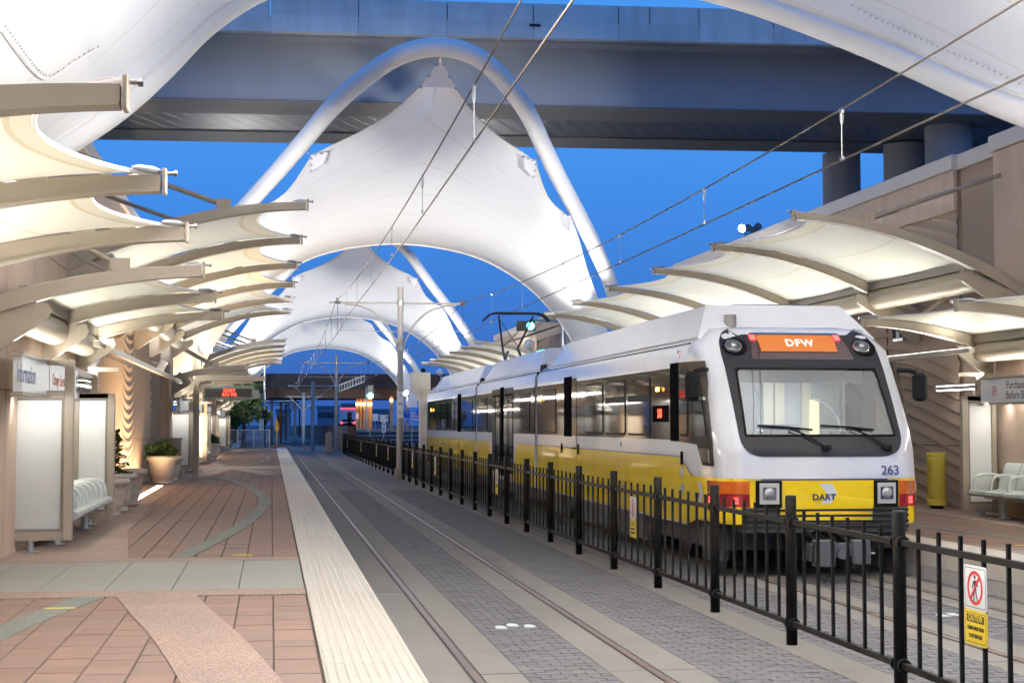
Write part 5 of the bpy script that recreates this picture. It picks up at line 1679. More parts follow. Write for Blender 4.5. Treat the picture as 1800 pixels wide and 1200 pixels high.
    for (pa, pb, pc) in ((35.4, 35.75, 36.1), (39.9, 39.55, 39.2)):
        m = MB(); a, b = TX + s * (HALF - .02), TX + s * (HALF + .005)
        m.prism([(pa, .62), (pa, ZB), (pc - (pc - pa) * .2, .9), (pc, .62)], 'x', min(a, b), max(a, b)); m.build('yellow_panel', M_TYEL, train)
    for (ya, yb_) in ((35.9, 37.35), (38.0, 39.4)):
        dl = sidebox(ya, yb_, .78, 2.80, .012, M_TDARK, 'door_leaf', s=s)
        yc = (ya + yb_) / 2
        pane(ya + .06, yc - .03, .95, 2.66, s, dl); pane(yc + .03, yb_ - .06, .95, 2.66, s, dl)
    sidebox(37.37, 37.98, .70, 2.84, .010, M_TBLACK, 'door_gap', s=s)
    pane(33.5, 34.9, 1.76, 2.66, s, train); pane(40.3, 41.7, 1.76, 2.66, s, train)
    # rear car
    sidebox(D0_, D1_ - .3, ZW0, ZW1, .006, M_TDARK, 'window_band', s=s)
    for (a, b) in ((D0_, 45.8), (45.82, 47.2), (47.22, D1_)):
        sidebox(a + .006, b - .006, .62, ZB, .005, M_TYEL, 'yellow_panel', s=s)
    sidebox(D0_, D1_, ZB + .001, ZB + .02, .0045, M_TNAVY, 'pinstripe', s=s)
    sidebox(46.0, 46.9, ZW0 - .02, 2.84, .010, M_TBLACK, 'door_gap', s=s)
    for (y0, y1) in ((43.3, 45.5), (47.6, 49.4), (49.6, 51.4), (51.6, 53.4)):
        pane(y0, y1, 1.76, 2.66, s, train)
    lm = sidebox(54.3, 54.4, 2.38, 2.48, .03, M_TBLACK, 'lamp_box', s=s)
    m = MB(); m.tube([(TX + s * (HALF + .03), 54.35, 2.43), (TX + s * (HALF + .06), 54.35, 2.43)], .05, 10); m.build('amber_light', M_AMBGLOW, lm)
    # rail under the roof line
    for (a, b) in ((SIDE_Y + .1, A1_), (B0_, B1_), (D0_, D1_)):
        m = MB(); x = TX + s * (side_hw(3.05) + .004); m.box(x - .006, x + .006, a, b, 3.035, 3.055); m.build('roof_seam', M_TBLACK, train)
# roof fairings
def fairing(y0, y1, slope0, slope1, z1=3.60):
    m = MB()
    sec = [(1.22, 3.06), (1.24, 3.12), (.98, z1 - .02), (.93, z1)]
    rows = []
    for (yb, yt) in ((y0, y0 + slope0), (y1, y1 - slope1)):
        L = [(TX - a, yb if z < 3.2 else yt, z) for a, z in sec] + [(TX + a, yb if z < 3.2 else yt, z) for a, z in reversed(sec)]
        rows.append(L)
    m.grid(rows)
    for r in rows: m.add(r, [tuple(range(len(r)))])
    return m.build('roof_fairing', M_TWHITE, train, bevel=0)
fA = fairing(20.35, 31.6, .55, .55)
fB = fairing(33.1, 41.7, .35, .5); fD = fairing(43.0, 55.2, .35, .8)
m = MB(); m.tube([(TX - .72, 20.6, 3.24), (TX - .72, 20.6, 3.44)], .085, 14); m.build('roof_beacon', mat('beacon_grey', (.16, .15, .14), .4), train, autosmooth=40)
for y in (21.2, 22.8, 24.4):
    for k in range(5):
        m = MB(); m.box(TX - .5, TX + .5, y + k * .09, y + k * .09 + .04, 3.60, 3.635); m.build('roof_grille', M_TGREY, fA)
m = MB(); m.box(TX - .8, TX + .8, 32.0, 32.5, 3.3, 3.62); m.box(TX - .7, TX + .7, 41.9, 42.3, 3.3, 3.55); m.build('roof_equipment', M_TGREY, train)
# skirts, bogies and wheels
m = MB(); m.box(TX - 1.22, TX + 1.22, 19.5, D1_, .34, .66); m.build('underframe', M_TUNDER, train)
for (a, b) in ((19.55, 20.1), (23.2, 28.2), (30.2, 31.6), (34.6, 36.2), (39.2, 41.0), (44, 50.2), (53.2, 56)):
    for s in (-1, 1):
        x, x2 = TX + s * 1.16, TX + s * 1.27
        m = MB(); m.box(min(x, x2), max(x, x2), a, b, .20, .64); m.build('equipment_skirt', mat('skirt_grey', (.05, .05, .054), .55, var=.2, scale=4), train)
        n_ = max(1, int((b - a) / 1.1))
        for k in range(n_):
            ya = a + (b - a) * k / n_
            m = MB(); m.box(min(x2, x2 + s * .012), max(x2, x2 + s * .012), ya + .05, a + (b - a) * (k + 1) / n_ - .05, .24, .60); m.build('skirt_panel', mat('skirt_panel', (.035, .035, .038), .5, var=.2, scale=4), train)
wh = MB(); wh.tube([(-.07, 0, 0), (-.06, 0, 0), (.05, 0, 0), (.07, 0, 0)], [.34, .36, .36, .33], 24); wh_me = wh.mesh('wheel', mat('wheel_steel', (.09, .08, .075), .5, metal=.6))
hb = MB(); hb.tube([(-.13, 0, 0), (-.07, 0, 0)], [.10, .16], 14); hb_me = hb.mesh('hub', M_TGREY)
for yb_ in (21.7, 32.8, 42.6, 51.8):
    m = MB(); m.box(TX - 1.0, TX + 1.0, yb_ - 1.5, yb_ + 1.5, .34, .55); bg_ = m.build('bogie', M_TUNDER, train)
    for dy in (-.95, .95):
        for s in (-1, 1):
            w = link_mesh('wheel', wh_me, train, (TX + s * .74, yb_ + dy, .36))
            h_ = link_mesh('hub', hb_me, w, (TX + s * .80, yb_ + dy, .36))
            if s > 0: h_.scale = (-1, 1, 1)
        for s in (-1, 1):
            m = MB(); x = TX + s * 1.02; m.tube([(x, yb_ + dy * .55, .30), (x, yb_ + dy * .55, .58)], .09, 10); m.build('spring', M_TGREY, bg_)
# pantograph
pg = MB(); PY = 43.9
zr = 3.62
J = {}
pg.tube([(TX - .35, PY + .2, zr), (TX - .05, PY + 1.5, 4.05)], .05, 8)
M_PANT = mat('pantograph_dark', (.018, .022, .026), .5, metal=.4)
par_ = pg.build('pantograph', M_PANT, train)
for s in (-1, 1):
    m = MB(); m.tube([(TX + s * .28, PY + .1, 3.5), (TX + s * .22, PY + 1.35, 4.15)], .04, 8); m.build('lower_arm', M_PANT, par_)
    m = MB(); m.tube([(TX + s * .22, PY + 1.35, 4.15), (TX + s * .50, PY + .25, 5.02)], .03, 8); m.build('upper_arm', M_PANT, par_)
for s in (-1, 1):
    m = MB(); m.tube([(TX + s * .22, PY + 1.30, 4.2), (TX - s * .46, PY + .35, 4.95)], .012, 6); m.build('stay', M_PANT, par_)
for dy in (-.14, .14):
    m = MB(); m.tube([(TX - .95, PY + .2 + dy, 4.88), (TX - .78, PY + .2 + dy, 5.05), (TX - .6, PY + .2 + dy, 5.10), (TX + .6, PY + .2 + dy, 5.10), (TX + .78, PY + .2 + dy, 5.05), (TX + .95, PY + .2 + dy, 4.88)], .028, 8); m.build('collector_strip', M_PANT, par_)
m = MB(); m.box(TX - .55, TX + .55, PY - .3, PY + 1.6, 3.56, 3.66); m.build('base_frame', M_PANT, par_)
# ------------------------------------------------------------------ overhead line
M_POLE = mat('mast_taupe', (0.34, 0.315, 0.28), 0.5, var=0.06, scale=1.5)
M_WIRE = mat('wire', (0.075, 0.060, 0.052), 0.5, metal=0.5)
M_INSUL = mat('insulator', (0.12, 0.10, 0.09), 0.4)
def mast(y, label, ztop=6.85, plate=True):
    x = 4.55
    t = thing('overhead_line_mast', (x, y, 0), label, 'mast', 'overhead line masts between the tracks')
    m = MB(); m.tube([(x, y, -.01), (x, y, ztop)], [.125, .105], 18); m.build('pole', M_POLE, t, autosmooth=40)
    m = MB(); m.cbox((x, y, .18), .34, .34, .38); m.build('footing', M_TAUPE, t, bevel=.01)
    m = MB(); m.bar((x - 2.55, y, ztop - .58), (x + 2.2, y, ztop - .58), .06, .06); m.build('cross_arm', M_POLE, t)
    for s in (-1, 1):
        pts = [Vector((x + s * (.10 + .0 * k), y, 0)) for k in range(1)]
        P = [Vector((x + s * d, y, z)) for d, z in ((.11, ztop - 2.2), (.22, ztop - 1.85), (.5, ztop - 1.35), (.95, ztop - .92), (1.5, ztop - .69), (2.0, ztop - .64))]
        m = MB(); m.tube(catmull(P, 4), .032, 8); m.build('curved_brace', M_POLE, t, smooth=True)
        m = MB(); m.bar((x + s * .1, y, 5.1 + .15), (x + s * 2.3, y, 5.28), .025, .025); m.build('registration_arm', M_POLE, t)
        xx = x + s * 2.25
        m = MB(); m.tube([(xx, y, ztop - .58), (xx, y, ztop - .42)], .05, 10); m.tube([(xx - s * .1, y, ztop - .58), (xx + s * .1, y, ztop - .58)], .055, 10); m.build('insulator', M_INSUL, t)
        m = MB(); m.tube([(xx, y, 6.2), (xx, y, 5.16)], .008, 5); m.build('dropper', M_WIRE, t)
    for z in (ztop - .58, ztop - 2.2):
        m = MB(); m.tube([(x, y, z - .07), (x, y, z + .07)], .135, 18); m.build('collar', M_STEEL, t, autosmooth=40)
    if plate:
        pl_ = MB(); pl_.box(x - .10, x + .10, y - .135, y - .125, 2.15, 3.1); p = pl_.build('number_plate', M_SIGNW, t)
        for k, s_ in enumerate(('S', '39', '23')):
            text('lettering', s_, .16, M_INK, p, (x, y - .137, 2.95 - k * .3), (1, 0, 0))
    return t
mast(56.0, 'tall taupe overhead-line mast with curved braces, beside the rear of the train')
mast(112.0, 'smaller overhead-line mast at the end of the fence', plate=False)
def mess_z(y):
    s = (y % 56.0) / 56.0
    return 6.33 - .62 * 4 * s * (1 - s)
for tx, nm in ((2.25, 'left'), (6.85, 'right')):
    w = thing('overhead_wire', (tx, 0, 5.2), 'pair of dark overhead wires with droppers above the %s track' % nm, 'wire', 'overhead wires')
    ys = [-4 + 3.0 * i for i in range(78)]
    m = MB(); m.tube([(tx, y, mess_z(y)) for y in ys], .0125, 6); m.build('messenger_wire', M_WIRE, w, smooth=True)
    m = MB(); m.tube([(tx + .12 * (1 if int((y + 4) // 56) % 2 else -1) * (abs((y % 56) / 56 - .5) * 2 - .5), y, 5.17) for y in ys], .0125, 6); m.build('contact_wire', M_WIRE, w, smooth=True)
    y = 5.2 + (0 if nm == 'left' else .6); i = 0
    while y < 200:
        if 1.5 < (y % 56) < 54.5:
            zt = mess_z(y)
            m = MB(); m.tube([(tx, y, zt - .02), (tx, y, 5.19)], .006 if y < 60 else .009, 5); d = m.build('dropper', M_STEEL, w)
            m = MB(); m.cbox((tx, y, zt - .02), .03, .09, .06); m.cbox((tx, y, 5.18), .03, .08, .05); m.build('clip', M_STEEL, d)
            if y < 26:
                m = MB(); pts = [(tx + .018 * cos(a), y + .0, zt - .10 + .09 * sin(a)) for a in [2 * pi * k / 12 for k in range(13)]]; m.tube(pts, .006, 5); m.build('clip_loop', M_STEEL, d)
        y += 6.15; i += 1

# ------------------------------------------------------------------ far end of the station
def W(u, v, Y):
    """place at distance Y along the track for a direction measured in the photograph"""
    th = radians(8.7328) + math.atan((u - 900) / 2750)
    d = Y / cos(th) * cos(math.atan((u - 900) / 2750))
    return Vector((Y * tan(th), Y, 1.96 + d * (744 - v) / 2750 * 1.0))
M_DBR = mat('far_bridge', (0.028, 0.025, 0.03), 0.8, var=0.1, scale=.3)
M_DBR2 = mat('far_bridge_girder', (0.075, 0.045, 0.032), 0.7, var=0.1, scale=.3)
fb = thing('far_bridge', (10, 155, 0), 'low dark road bridge crossing far beyond the platform', 'bridge')
m = MB(); m.box(-60, 48, 152, 166, 5.3, 6.75); m.build('deck', M_DBR, fb)
m = MB(); m.box(-60, 48, 152.6, 153.4, 4.4, 5.3); m.build('girder', M_DBR2, fb)
m = MB(); m.box(-60, 48, 164, 165, 4.4, 5.3); m.build('girder', M_DBR2, fb)
m = MB(); m.box(-60, 48, 151.9, 152.0, 6.1, 6.75); m.build('parapet', M_DBR, fb)
cols_u = [628, 634.5, 641, 646, 651.5, 688, 706, 716]
M_SOD = emat('sodium_lamp', (1.0, .50, .14), 12.0)
for i, u in enumerate(cols_u):
    Y = 158.0 if u < 670 else 150.0
    p = W(u, 716, Y)
    m = MB(); m.box(p.x - .14, p.x + .14, Y - .14, Y + .14, -.1, 4.6); c = m.build('column', mat('far_column', (.30, .19, .11), .8), fb)
    m = MB(); q = W(u, 710 if u < 670 else 703, Y - .3); m.cbox(q, .26, .12, .24); m.build('lamp', M_SOD, c)
for x in (-14, -4, 24):
    m = MB(); m.box(x - .6, x + .6, 156, 163, -.1, 4.6); m.build('pier', M_DBR2, fb)
li = bpy.data.lights.new('lamp', 'POINT'); li.energy = 160; li.color = (1, .5, .15); li.shadow_soft_size = .3
lo = bpy.data.objects.new('lamp', li); COL.objects.link(lo); lo.parent = fb; lo.location = Vector((14, 150, 3.6)) - Vector((10, 155, 0))
li2 = bpy.data.lights.new('lamp', 'POINT'); li2.energy = 120; li2.color = (1, .5, .15); li2.shadow_soft_size = .3
lo = bpy.data.objects.new('lamp', li2); COL.objects.link(lo); lo.parent = fb; lo.location = Vector((11, 157, 3.3)) - Vector((10, 155, 0))

m = MB(); m.box(5.9, 60, 122, 420, -.2, 1.42); tag(m.build('raised_road', M_GROUND), 'raised road beyond the platforms', None, kind='structure')
m = MB(); m.box(5.3, 5.89, 110, 240, -.1, 1.75); tag(m.build('retaining_wall', mat('rust_wall', (.17, .075, .04), .8, var=.1, scale=.6)), 'rusty brown retaining wall beside the far tracks', 'wall')
m = MB(); m.box(-40, 5.0, PLAT_END + .02, 260, -.15, -.05); tag(m.build('far_trackway', mat('far_ballast', (.13, .14, .15), .9, var=.15, scale=.8)), 'pale crossing and trackway past the platform', None, kind='structure')
tw = bpy.data.objects['far_trackway']
for off in (-.72, .72):
    for base in (T1, T2):
        pts = []
        for i in range(30):
            y = PLAT_END - 1 + i * 4; t = max(0, (y - 108)) / 100
            pts.append((base + off - (7.5 if base == T1 else 6) * t * t, y, -.03))
        m = MB(); m.tube(pts, .04, 6); m.build('rail', M_RAIL, tw)

# white truck on the raised road
t = W(612, 744, 236)
tk = thing('box_truck', (t.x, 236, 1.42), 'white box truck with red tail lights driving away beyond the platform', 'truck')
m = MB(); m.box(t.x - 1.15, t.x + 1.15, 236, 242, 1.95, 4.3); bd = m.build('cargo_box', mat('truck_white', (.62, .64, .70), .4, var=.03), tk, bevel=.05)
m = MB(); m.box(t.x - 1.05, t.x + 1.05, 242.1, 244, 1.8, 3.6); m.build('cab', M_WHITE, tk, bevel=.1)
m = MB(); m.box(t.x - 1.1, t.x + 1.1, 235.9, 244, 1.72, 1.95); m.build('chassis', M_RUBBER, tk)
m = MB(); m.box(t.x - .95, t.x + .95, 235.96, 235.995, 2.25, 2.55); m.build('step_band', M_TBLACK, tk)
for s in (-1, 1):
    m = MB(); m.box(t.x + s * .95 - .12, t.x + s * .95 + .12, 235.85, 235.9, 1.9, 2.15); m.build('tail_light', M_REDGLOW, tk)
    m = MB(); m.box(t.x + s * .9 - .15, t.x + s * .9 + .15, 235.9, 235.98, 4.15, 4.28); m.build('marker_light', M_REDGLOW, tk)
    for y in (237.2, 243):
        m = MB(); m.tube([(t.x + s * .75, y, 1.9), (t.x + s * 1.08, y, 1.9)], .48, 16); m.build('wheel', M_RUBBER, tk)
m = MB(); m.box(t.x - .5, t.x + .5, 235.9, 235.98, 4.18, 4.28); m.build('marker_light', M_REDGLOW, tk)

# traffic signals
M_GREEN = emat('green_signal', (.05, 1.0, .62), 30.0)
def signal(u, v, Y, label, arm_u, base_z=-.1, horizontal=False):
    p = W(u, v, Y); s = thing('traffic_signal', (p.x, Y, base_z), label, 'traffic signal')
    a = W(arm_u, v - 8, Y)
    m = MB(); m.tube([(a.x, Y + .2, base_z), (a.x, Y + .2, a.z + .3)], [.12, .08], 10); m.build('post', M_STEEL, s)
    m = MB(); m.tube([(a.x, Y + .2, a.z), (p.x, Y + .2, a.z + .05)], .05, 8); m.build('mast_arm', M_STEEL, s)
    m = MB()
    if horizontal: m.box(p.x - .55, p.x + .2, Y - .1, Y + .12, p.z - .2, p.z + .2)
    else: m.box(p.x - .22, p.x + .22, Y - .1, Y + .12, p.z - .25, p.z + .85)
    m.build('housing', mat('signal_green_black', (.012, .016, .016), .5), s)
    m = MB(); m.disc((p.x, Y - .115, p.z), .15 if horizontal else .24, (0, -1, 0), 16, .02); m.build('green_lens', M_GREEN, s)
signal(651, 695.5, 128, 'green traffic signal on a grey mast at the far crossing', 645)
signal(932, 573, 62, 'green traffic signal behind the pantograph', 992, base_z=.4, horizontal=True)

# floodlight mast beyond the right wall
fm = thing('floodlight_mast', (28.0, 90, 0), 'tall mast with dazzling floodlights above the right canopy', 'floodlight')
m = MB(); m.tube([(28.0, 90, -.1), (28.0, 90, 13.3)], [.2, .09], 12); m.build('mast', M_STEEL, fm)
m = MB(); m.box(27.6, 28.7, 89.95, 90.05, 13.28, 13.36); m.build('cross_bar', M_STEEL, fm)
for i, (dx, dz, st) in enumerate(((-.28, .28, 1), (.12, .32, 0), (.5, .2, 0), (.72, .42, 0))):
    m = MB(); m.tube([(28 + dx, 90.25, 13.3 + dz), (28 + dx, 89.9, 13.3 + dz)], [.14, .24], 14); h = m.build('lamp_head', M_TGREY, fm)
    m = MB(); m.disc((28 + dx, 89.885, 13.3 + dz), .21, (0, -1, 0), 14, .01); m.build('lens', emat('flood_bright', (1, .98, .95), 90.0) if st else M_LENS, h)
for (u, v0, Y, lab) in ((738, 651, 170, 'pair of unlit dark floodlights on a thin mast by the second canopy'), (465, 598, 120, 'unlit twin floodlight mast above the left canopy fan')):
    p = W(u, v0, Y); f2 = thing('floodlight_mast', (p.x, Y, 0), lab, 'floodlight')
    m = MB(); m.tube([(p.x, Y, -.1), (p.x, Y, p.z)], .06, 8); m.build('mast', M_STEEL, f2)
    for s in (-1, 1):
        m = MB(); m.tube([(p.x + s * .35, Y - .1, p.z), (p.x + s * .35, Y + .15, p.z)], [.26, .16], 12); m.build('lamp_head', M_BLACK, f2)
    m = MB(); m.box(p.x - .4, p.x + .4, Y + .16, Y + .22, p.z - .04, p.z + .04); m.build('cross_bar', M_STEEL, f2)

# columns of a farther flyover past the right wall
for i, (u0, u1, v0, Y) in enumerate(((913, 925, 590, 118), (936, 951, 582, 108), (967, 983, 572, 100))):
    a, b = W(u0, v0, Y), W(u1, v0, Y)
    fc = thing('flyover_pier', (a.x, Y, 0), 'grey flyover pier %s behind the right canopies' % ('farthest left', 'in the middle', 'nearest the signal')[i], 'pier', 'flyover piers')
    m = MB(); m.box(a.x, b.x, Y, Y + 1.6, -.1, a.z); m.build('shaft', M_BCON, fc)
    m = MB(); m.prism([(a.x - 1.0, a.z), (b.x + .2, a.z), (b.x, a.z - .9), (a.x, a.z - .9)], 'y', Y - .05, Y + 1.65); m.build('cap', M_BCON, fc)
ro = thing('flyover_ramp', (17, 105, 0), 'sloping pale flyover ramp edge rising behind the right canopies', 'ramp')
pts = [W(890, 606, 122), W(960, 583, 112), W(1030, 560, 100)]
m = MB()
for a, b in zip(pts[:-1], pts[1:]): m.bar(a, b, .4, .35)
m.build('edge_beam', M_COPING, ro)

# signs, post, barrier and cabinets at the crossing
def plate_post(u, vb, Y, plates, label, zb=-.1, cat='sign'):
    p = W(u, 744, Y); s = thing('road_sign', (p.x, Y, zb), label, cat)
    top = max(W(u, pl[1], Y).z for pl in plates)
    m = MB(); m.tube([(p.x, Y + .06, zb), (p.x, Y + .06, top)], .045, 8); m.build('post', M_STEEL, s)
    for (v1, v0, wpx, mt, tx, tm) in plates:
        a, b = W(u, v1, Y).z, W(u, v0, Y).z
        w = wpx * Y / 2750
        m = MB(); m.box(p.x - w / 2, p.x + w / 2, Y, Y + .03, min(a, b), max(a, b)); pl_ = m.build('plate', mt, s)
        if tx: text('lettering', tx, abs(b - a) * .8, tm, pl_, (p.x, Y - .004, (a + b) / 2), (1, 0, 0), bold=.004)
    return s
plate_post(675, 790, 110, [(741, 729, 15, M_SIGNW, '↖ ↑', M_INK), (750, 741.5, 8, M_SIGNW, 'W', M_INK), (755, 750.5, 7, M_SIGNW, '55', M_INK), (760, 755.5, 7, M_SIGNW, 'E', M_INK)], 'white lane arrow sign with a W plate below')
plate_post(660, 790, 124, [(740, 727.5, 10, M_SIGNW, None, None)], 'plain white road sign left of the lane arrow sign', zb=1.4)
plate_post(628.5, 790, 140, [(736, 726, 5, mat('sign_pink', (.7, .35, .28), .5), None, None)], 'small pinkish sign before the amber lamps', zb=1.4)
plate_post(460, 790, 108, [(745, 737, 8, M_SIGNW, '55', M_INK), (754, 745.5, 8, M_SIGNW, '13', M_INK)], 'white number plates on a post past the left platform end')
bs = plate_post(725, 790, 148, [(739, 722, 42, mat('sign_blue', (.01, .10, .50), .4), None, None)], 'blue airport direction sign behind the mast', zb=1.4)
p = W(727, 731, 147.98)
for k, s_ in enumerate(('North Air', 'AA Cargo', 'Corporate')):
    text('lettering', ('↑ ' if k == 0 else '') + s_, .27, M_SIGNW, bs, (p.x + (.0 if k == 0 else .25), 147.97, p.z + .28 - k * .28), (1, 0, 0))
yd = thing('buffer_marker', (.35, 104.4, .4), 'yellow diamond marker on a thin post at the left platform end', 'marker')
m = MB(); m.box(.31, .40, 104.4, 104.46, .4, 2.0); m.build('post', M_SIGNY, yd)
m = MB(); m.prism([(.355, 1.15), (.52, 1.75), (.355, 2.42), (.19, 1.75)], 'y', 104.36, 104.395); m.build('diamond', mat('marker_amber', (.72, .38, .02), .5), yd)
m = MB(); m.box(-.2, 1.0, 104.2, 105.1, .0, .50); m.build('base', mat('brick_base', (.30, .16, .11), .85), yd)
rb = thing('platform_railing', (-1.4, 104.0, .4), 'pale horizontal railing across the left platform end', 'railing')
for k in range(8):
    m = MB(); m.bar((-3.2, 104.1, .55 + k * .14), (-.1, 104.1, .55 + k * .14), .025 if k < 7 else .05, .02 if k < 7 else .05); m.build('rail', M_WHITETUBE, rb)
for k in range(4):
    m = MB(); m.box(-3.2 + k * 1.03 - .03, -3.2 + k * 1.03 + .03, 104.06, 104.14, .39, 1.56); m.build('post', M_WHITETUBE, rb)
ub = thing('utility_cabinet', (3.8, 104.6, 0), 'tan utility cabinet at the start of the far fence', 'cabinet')
m = MB(); m.box(3.55, 4.0, 104.4, 104.9, 0, 1.35); m.build('body', M_TAUPE, ub, bevel=.02)
m = MB(); m.lathe((3.77, 104.65, 1.35), [(.06, 0), (.05, .08), (.01, .1)], 10); m.build('cap', M_TAUPE, ub)
# railing along the raised road
rr_ = thing('crossing_railing', (9, 112, 0), 'long pale railing along the road beyond the fence', 'railing')
for z in (.5, .8, 1.1, 1.4):
    m = MB(); m.bar((5.9, 112, z), (14, 112, z), .03, .03); m.build('rail', M_WHITETUBE, rr_)
for k in range(9):
    m = MB(); m.box(5.95 + k - .02, 5.95 + k + .02, 111.97, 112.03, -.1, 1.45); m.build('post', M_WHITETUBE, rr_)
# railway signals
for i, (u, Y, h0, lab) in enumerate(((614.5, 116, 726, 'black railway signal head on a post beyond the fence'), (466, 112, 722, 'black railway signal head past the left platform end'))):
    p = W(u, h0, Y); s = thing('railway_signal', (p.x, Y, -.1), lab, 'signal', 'railway signals')
    m = MB(); m.tube([(p.x, Y, -.1), (p.x, Y, p.z)], .05, 8); m.build('post', M_BLACK, s)
    for dz, hh in ((0, .62), (-.62, .38)):
        m = MB(); m.prism(rrect(p.x, p.z + dz - .2, .32, hh, .12), 'y', Y - .16, Y - .06); m.build('head', M_BLACK, s)
    for dz in (.05, -.25):
        m = MB(); m.disc((p.x, Y - .165, p.z + dz), .08, (0, -1, 0), 12, .02); m.build('lens', M_TGREY, s)
# bridge-foot pylon seen past the train: pale column with curved head
py = thing('canopy_pylon', (8.9, 88, .4), 'pale canopy pylon with flared head past the rear of the train', 'pylon')
c0 = W(746, 744, 84)
m = MB(); m.prism([(c0.x - .26, .38), (c0.x + .30, .38), (c0.x + .30, 4.7), (c0.x - .75, 4.7), (c0.x - .72, 3.75), (c0.x - .46, 3.5), (c0.x - .30, 3.1), (c0.x - .26, 2.7)], 'y', 83.7, 84.3); m.build('shaft', mat('pylon_render', (.50, .46, .41), .7, var=.04), py)
m = MB(); m.box(c0.x - .2, c0.x + .32, 83.6, 83.69, 3.4, 3.8); m.build('band', mat('pylon_band', (.42, .38, .28), .6), py)
m = MB(); m.box(c0.x + .1, c0.x + .34, 83.4, 83.6, 2.5, 2.95); m.build('camera_box', M_RUBBER, py)
# far masts and portal frames over the tracks
M_BLUEP = mat('mast_grey_blue', (.18, .22, .26), .5)
for i, (u, v, Y, hw) in enumerate(((550, 670, 122, 1.9), (534, 690, 142, 1.6), (519, 700, 170, 1.3), (508, 702, 200, 1.2))):
    p = W(u, v, Y); t = thing('overhead_line_mast', (p.x, Y, -.1), ('tall bluish line mast with raked struts past the crossing', 'second bluish line mast past the crossing', 'third line mast under the far bridge', 'most distant line mast under the far bridge')[i], 'mast', 'far overhead line masts')
    m = MB(); m.tube([(p.x, Y, -.1), (p.x, Y, p.z)], .15, 10); m.build('pole', M_BLUEP, t)
    zz = p.z - .35
    m = MB(); m.bar((p.x - hw, Y, zz), (p.x + hw, Y, zz), .07, .07); m.build('cross_arm', M_BLUEP, t)
    for s in (-1, 1):
        m = MB(); m.bar((p.x + s * hw * .8, Y, zz), (p.x + s * .2, Y, zz - 1.1), .06, .06); m.build('strut', M_BLUEP, t)
# sloping ladder-like stair rail in front of the far bridge
st = thing('stair_flight', (8, 135, 0), 'thin metal stair flight rising in front of the far bridge', 'stair')
a, b = W(596, 688, 135), W(640, 671, 135)
for dz in (0, .55):
    m = MB(); m.bar(a + Vector((0, 0, dz)), b + Vector((0, 0, dz)), .08, .08); m.build('rail', M_BLUEP, st)
for k in range(10):
    q = a.lerp(b, k / 9); m = MB(); m.bar(q, q + Vector((0, 0, .55)), .05, .05, up=(1, 0, 0)); m.build('baluster', M_BLUEP, st)

# far buildings and trees
M_FARB = mat('far_building', (.20, .23, .30), .8, var=.1, scale=.2)
def far_building(u0, u1, v, Y, lab, nw, nfl):
    a, b = W(u0, v, Y), W(u1, v, Y)
    t = thing('far_building', (a.x, Y, 0), lab, 'building', 'far buildings')
    m = MB(); m.box(a.x, b.x, Y, Y + 12, -.2, a.z); m.build('wall', M_FARB, t)
    m = MB(); m.box(a.x - .2, b.x + .2, Y - .2, Y + 12.2, a.z + .01, a.z + .4); m.build('parapet', M_FARB, t)
    for f in range(nfl):
        for k in range(nw):
            x = a.x + (b.x - a.x) * (k + .5) / nw; w = (b.x - a.x) / nw * .3; z = a.z - 1.8 - f * 3.0
            if z < 1: continue
            m = MB(); m.box(x - w, x + w, Y - .05, Y - .002, z - .6, z + .7); m.build('window', M_TGLASS, t)
far_building(604, 628, 712, 330, 'pale low block under the far bridge, right of the truck', 5, 3)
far_building(560, 596, 716, 360, 'wide low terminal building far under the bridge', 7, 2)
far_building(486, 512, 722, 300, 'pale hall beyond the far tracks on the left', 4, 2)
far_building(640, 690, 722, 300, 'dark distant block right of the green signal', 6, 2)

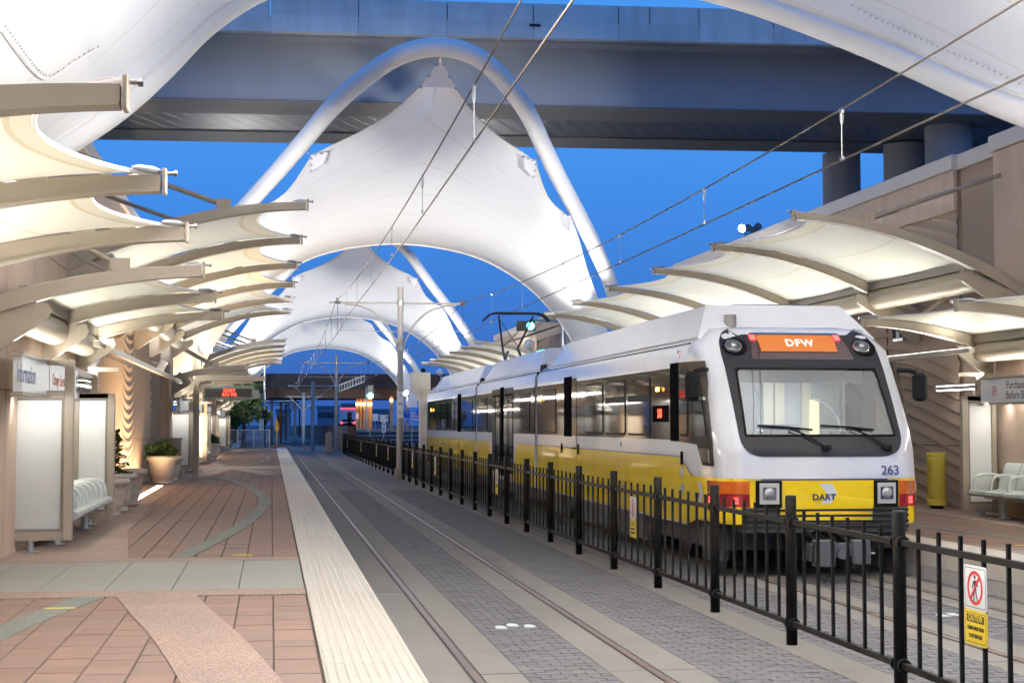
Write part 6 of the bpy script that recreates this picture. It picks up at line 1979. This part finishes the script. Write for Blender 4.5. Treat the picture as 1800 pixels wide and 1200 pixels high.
M_BARK = mat('bark', (.06, .045, .035), .9, var=.2, scale=6)
def tree(x, y, h, r, label, seed, n=2600):
    rr = random.Random(seed)
    t = thing('tree', (x, y, -.1), label, 'tree', 'trees past the left platform end')
    m = MB(); m.tube([(x, y, -.1), (x + .1, y, h * .4), (x, y + .1, h * .75)], [.2, .14, .05], 8); tr = m.build('trunk', M_BARK, t, smooth=True)
    clumps = [Vector((rr.gauss(0, r * .5), rr.gauss(0, r * .5), rr.uniform(-.4, .5) * h * .6)) for _ in range(16)]
    for c in clumps[:6]:
        m = MB(); m.tube([(x, y, h * .45), (x + c.x * .8, y + c.y * .8, h * .62 + c.z)], [.07, .02], 6); m.build('limb', M_BARK, t)
    mbs = [MB(), MB(), MB()]
    for i in range(n):
        c = clumps[rr.randrange(16)]; d = Vector((rr.gauss(0, 1), rr.gauss(0, 1), rr.gauss(0, 1))).normalized()
        p = Vector((x, y, h * .62)) + c + d * (r * .38 * rr.random() ** .4)
        s = d.cross(Vector((rr.uniform(-1, 1), rr.uniform(-1, 1), rr.uniform(-1, 1)))).normalized(); L, Wd = .34, .16
        e_ = (d + Vector((rr.uniform(-.6, .6), rr.uniform(-.6, .6), rr.uniform(-.6, .4)))).normalized()
        mbs[rr.randrange(3)].add([p, p + e_ * L * .5 + s * Wd, p + e_ * L, p + e_ * L * .5 - s * Wd], [(0, 1, 2, 3)])
    for k in range(3): tag(mbs[k].build('crown', leaf_cols[k], t, fix=False), kind='stuff')
for i, (u, Y, h, r, lab) in enumerate(((428, 128, 5.4, 1.5, 'dark leafy tree just past the left railing'), (414, 138, 6.4, 2.2, 'dense dark tree behind the left railing tree'), (622, 260, 4.5, 2.4, 'distant round tree right of the truck'))):
    p = W(u, 744, Y); tree(p.x, Y, h, r, lab, 40 + i)
m = MB(); m.add([(-30, 107, -.02), (-1.6, 107, -.02), (-3.0, 180, .6), (-30, 180, .6)], [(0, 1, 2, 3)])
tag(m.build('lawn', mat('lawn', (.035, .085, .02), .95, var=.3, scale=2, bump=.5, bscale=15)), 'green lawn past the left platform end', None, kind='structure')
m = MB(); m.add([(-2.9, 107, -.01), (-2.3, 107, -.01), (-2.6, 150, .38), (-3.3, 150, .38)], [(0, 1, 2, 3)])
tag(m.build('footpath', mat('path_pale', (.30, .32, .34), .9)), 'pale footpath through the lawn', None, kind='structure')
# far catenary portal trusses that fill the view under the bridge
for i, (u, Y) in enumerate(((478, 150), (494, 165), (503, 185), (520, 205), (527, 230))):
    p = W(u, 744, Y); t = thing('track_gantry', (p.x, Y, -.1), ('gantry post %s under the far bridge' % ('first, by the diamond marker', 'second from the diamond marker', 'third from the diamond marker', 'fourth from the diamond marker', 'fifth from the diamond marker')[i]), 'gantry', 'track gantry posts')
    m = MB(); m.box(p.x - .12, p.x + .12, Y - .12, Y + .12, -.1, 4.2); m.build('post', M_DBR2, t)
    m = MB(); m.bar((p.x - 2, Y, 4.1), (p.x + 2, Y, 4.1), .1, .12); m.build('beam', M_BLUEP, t)
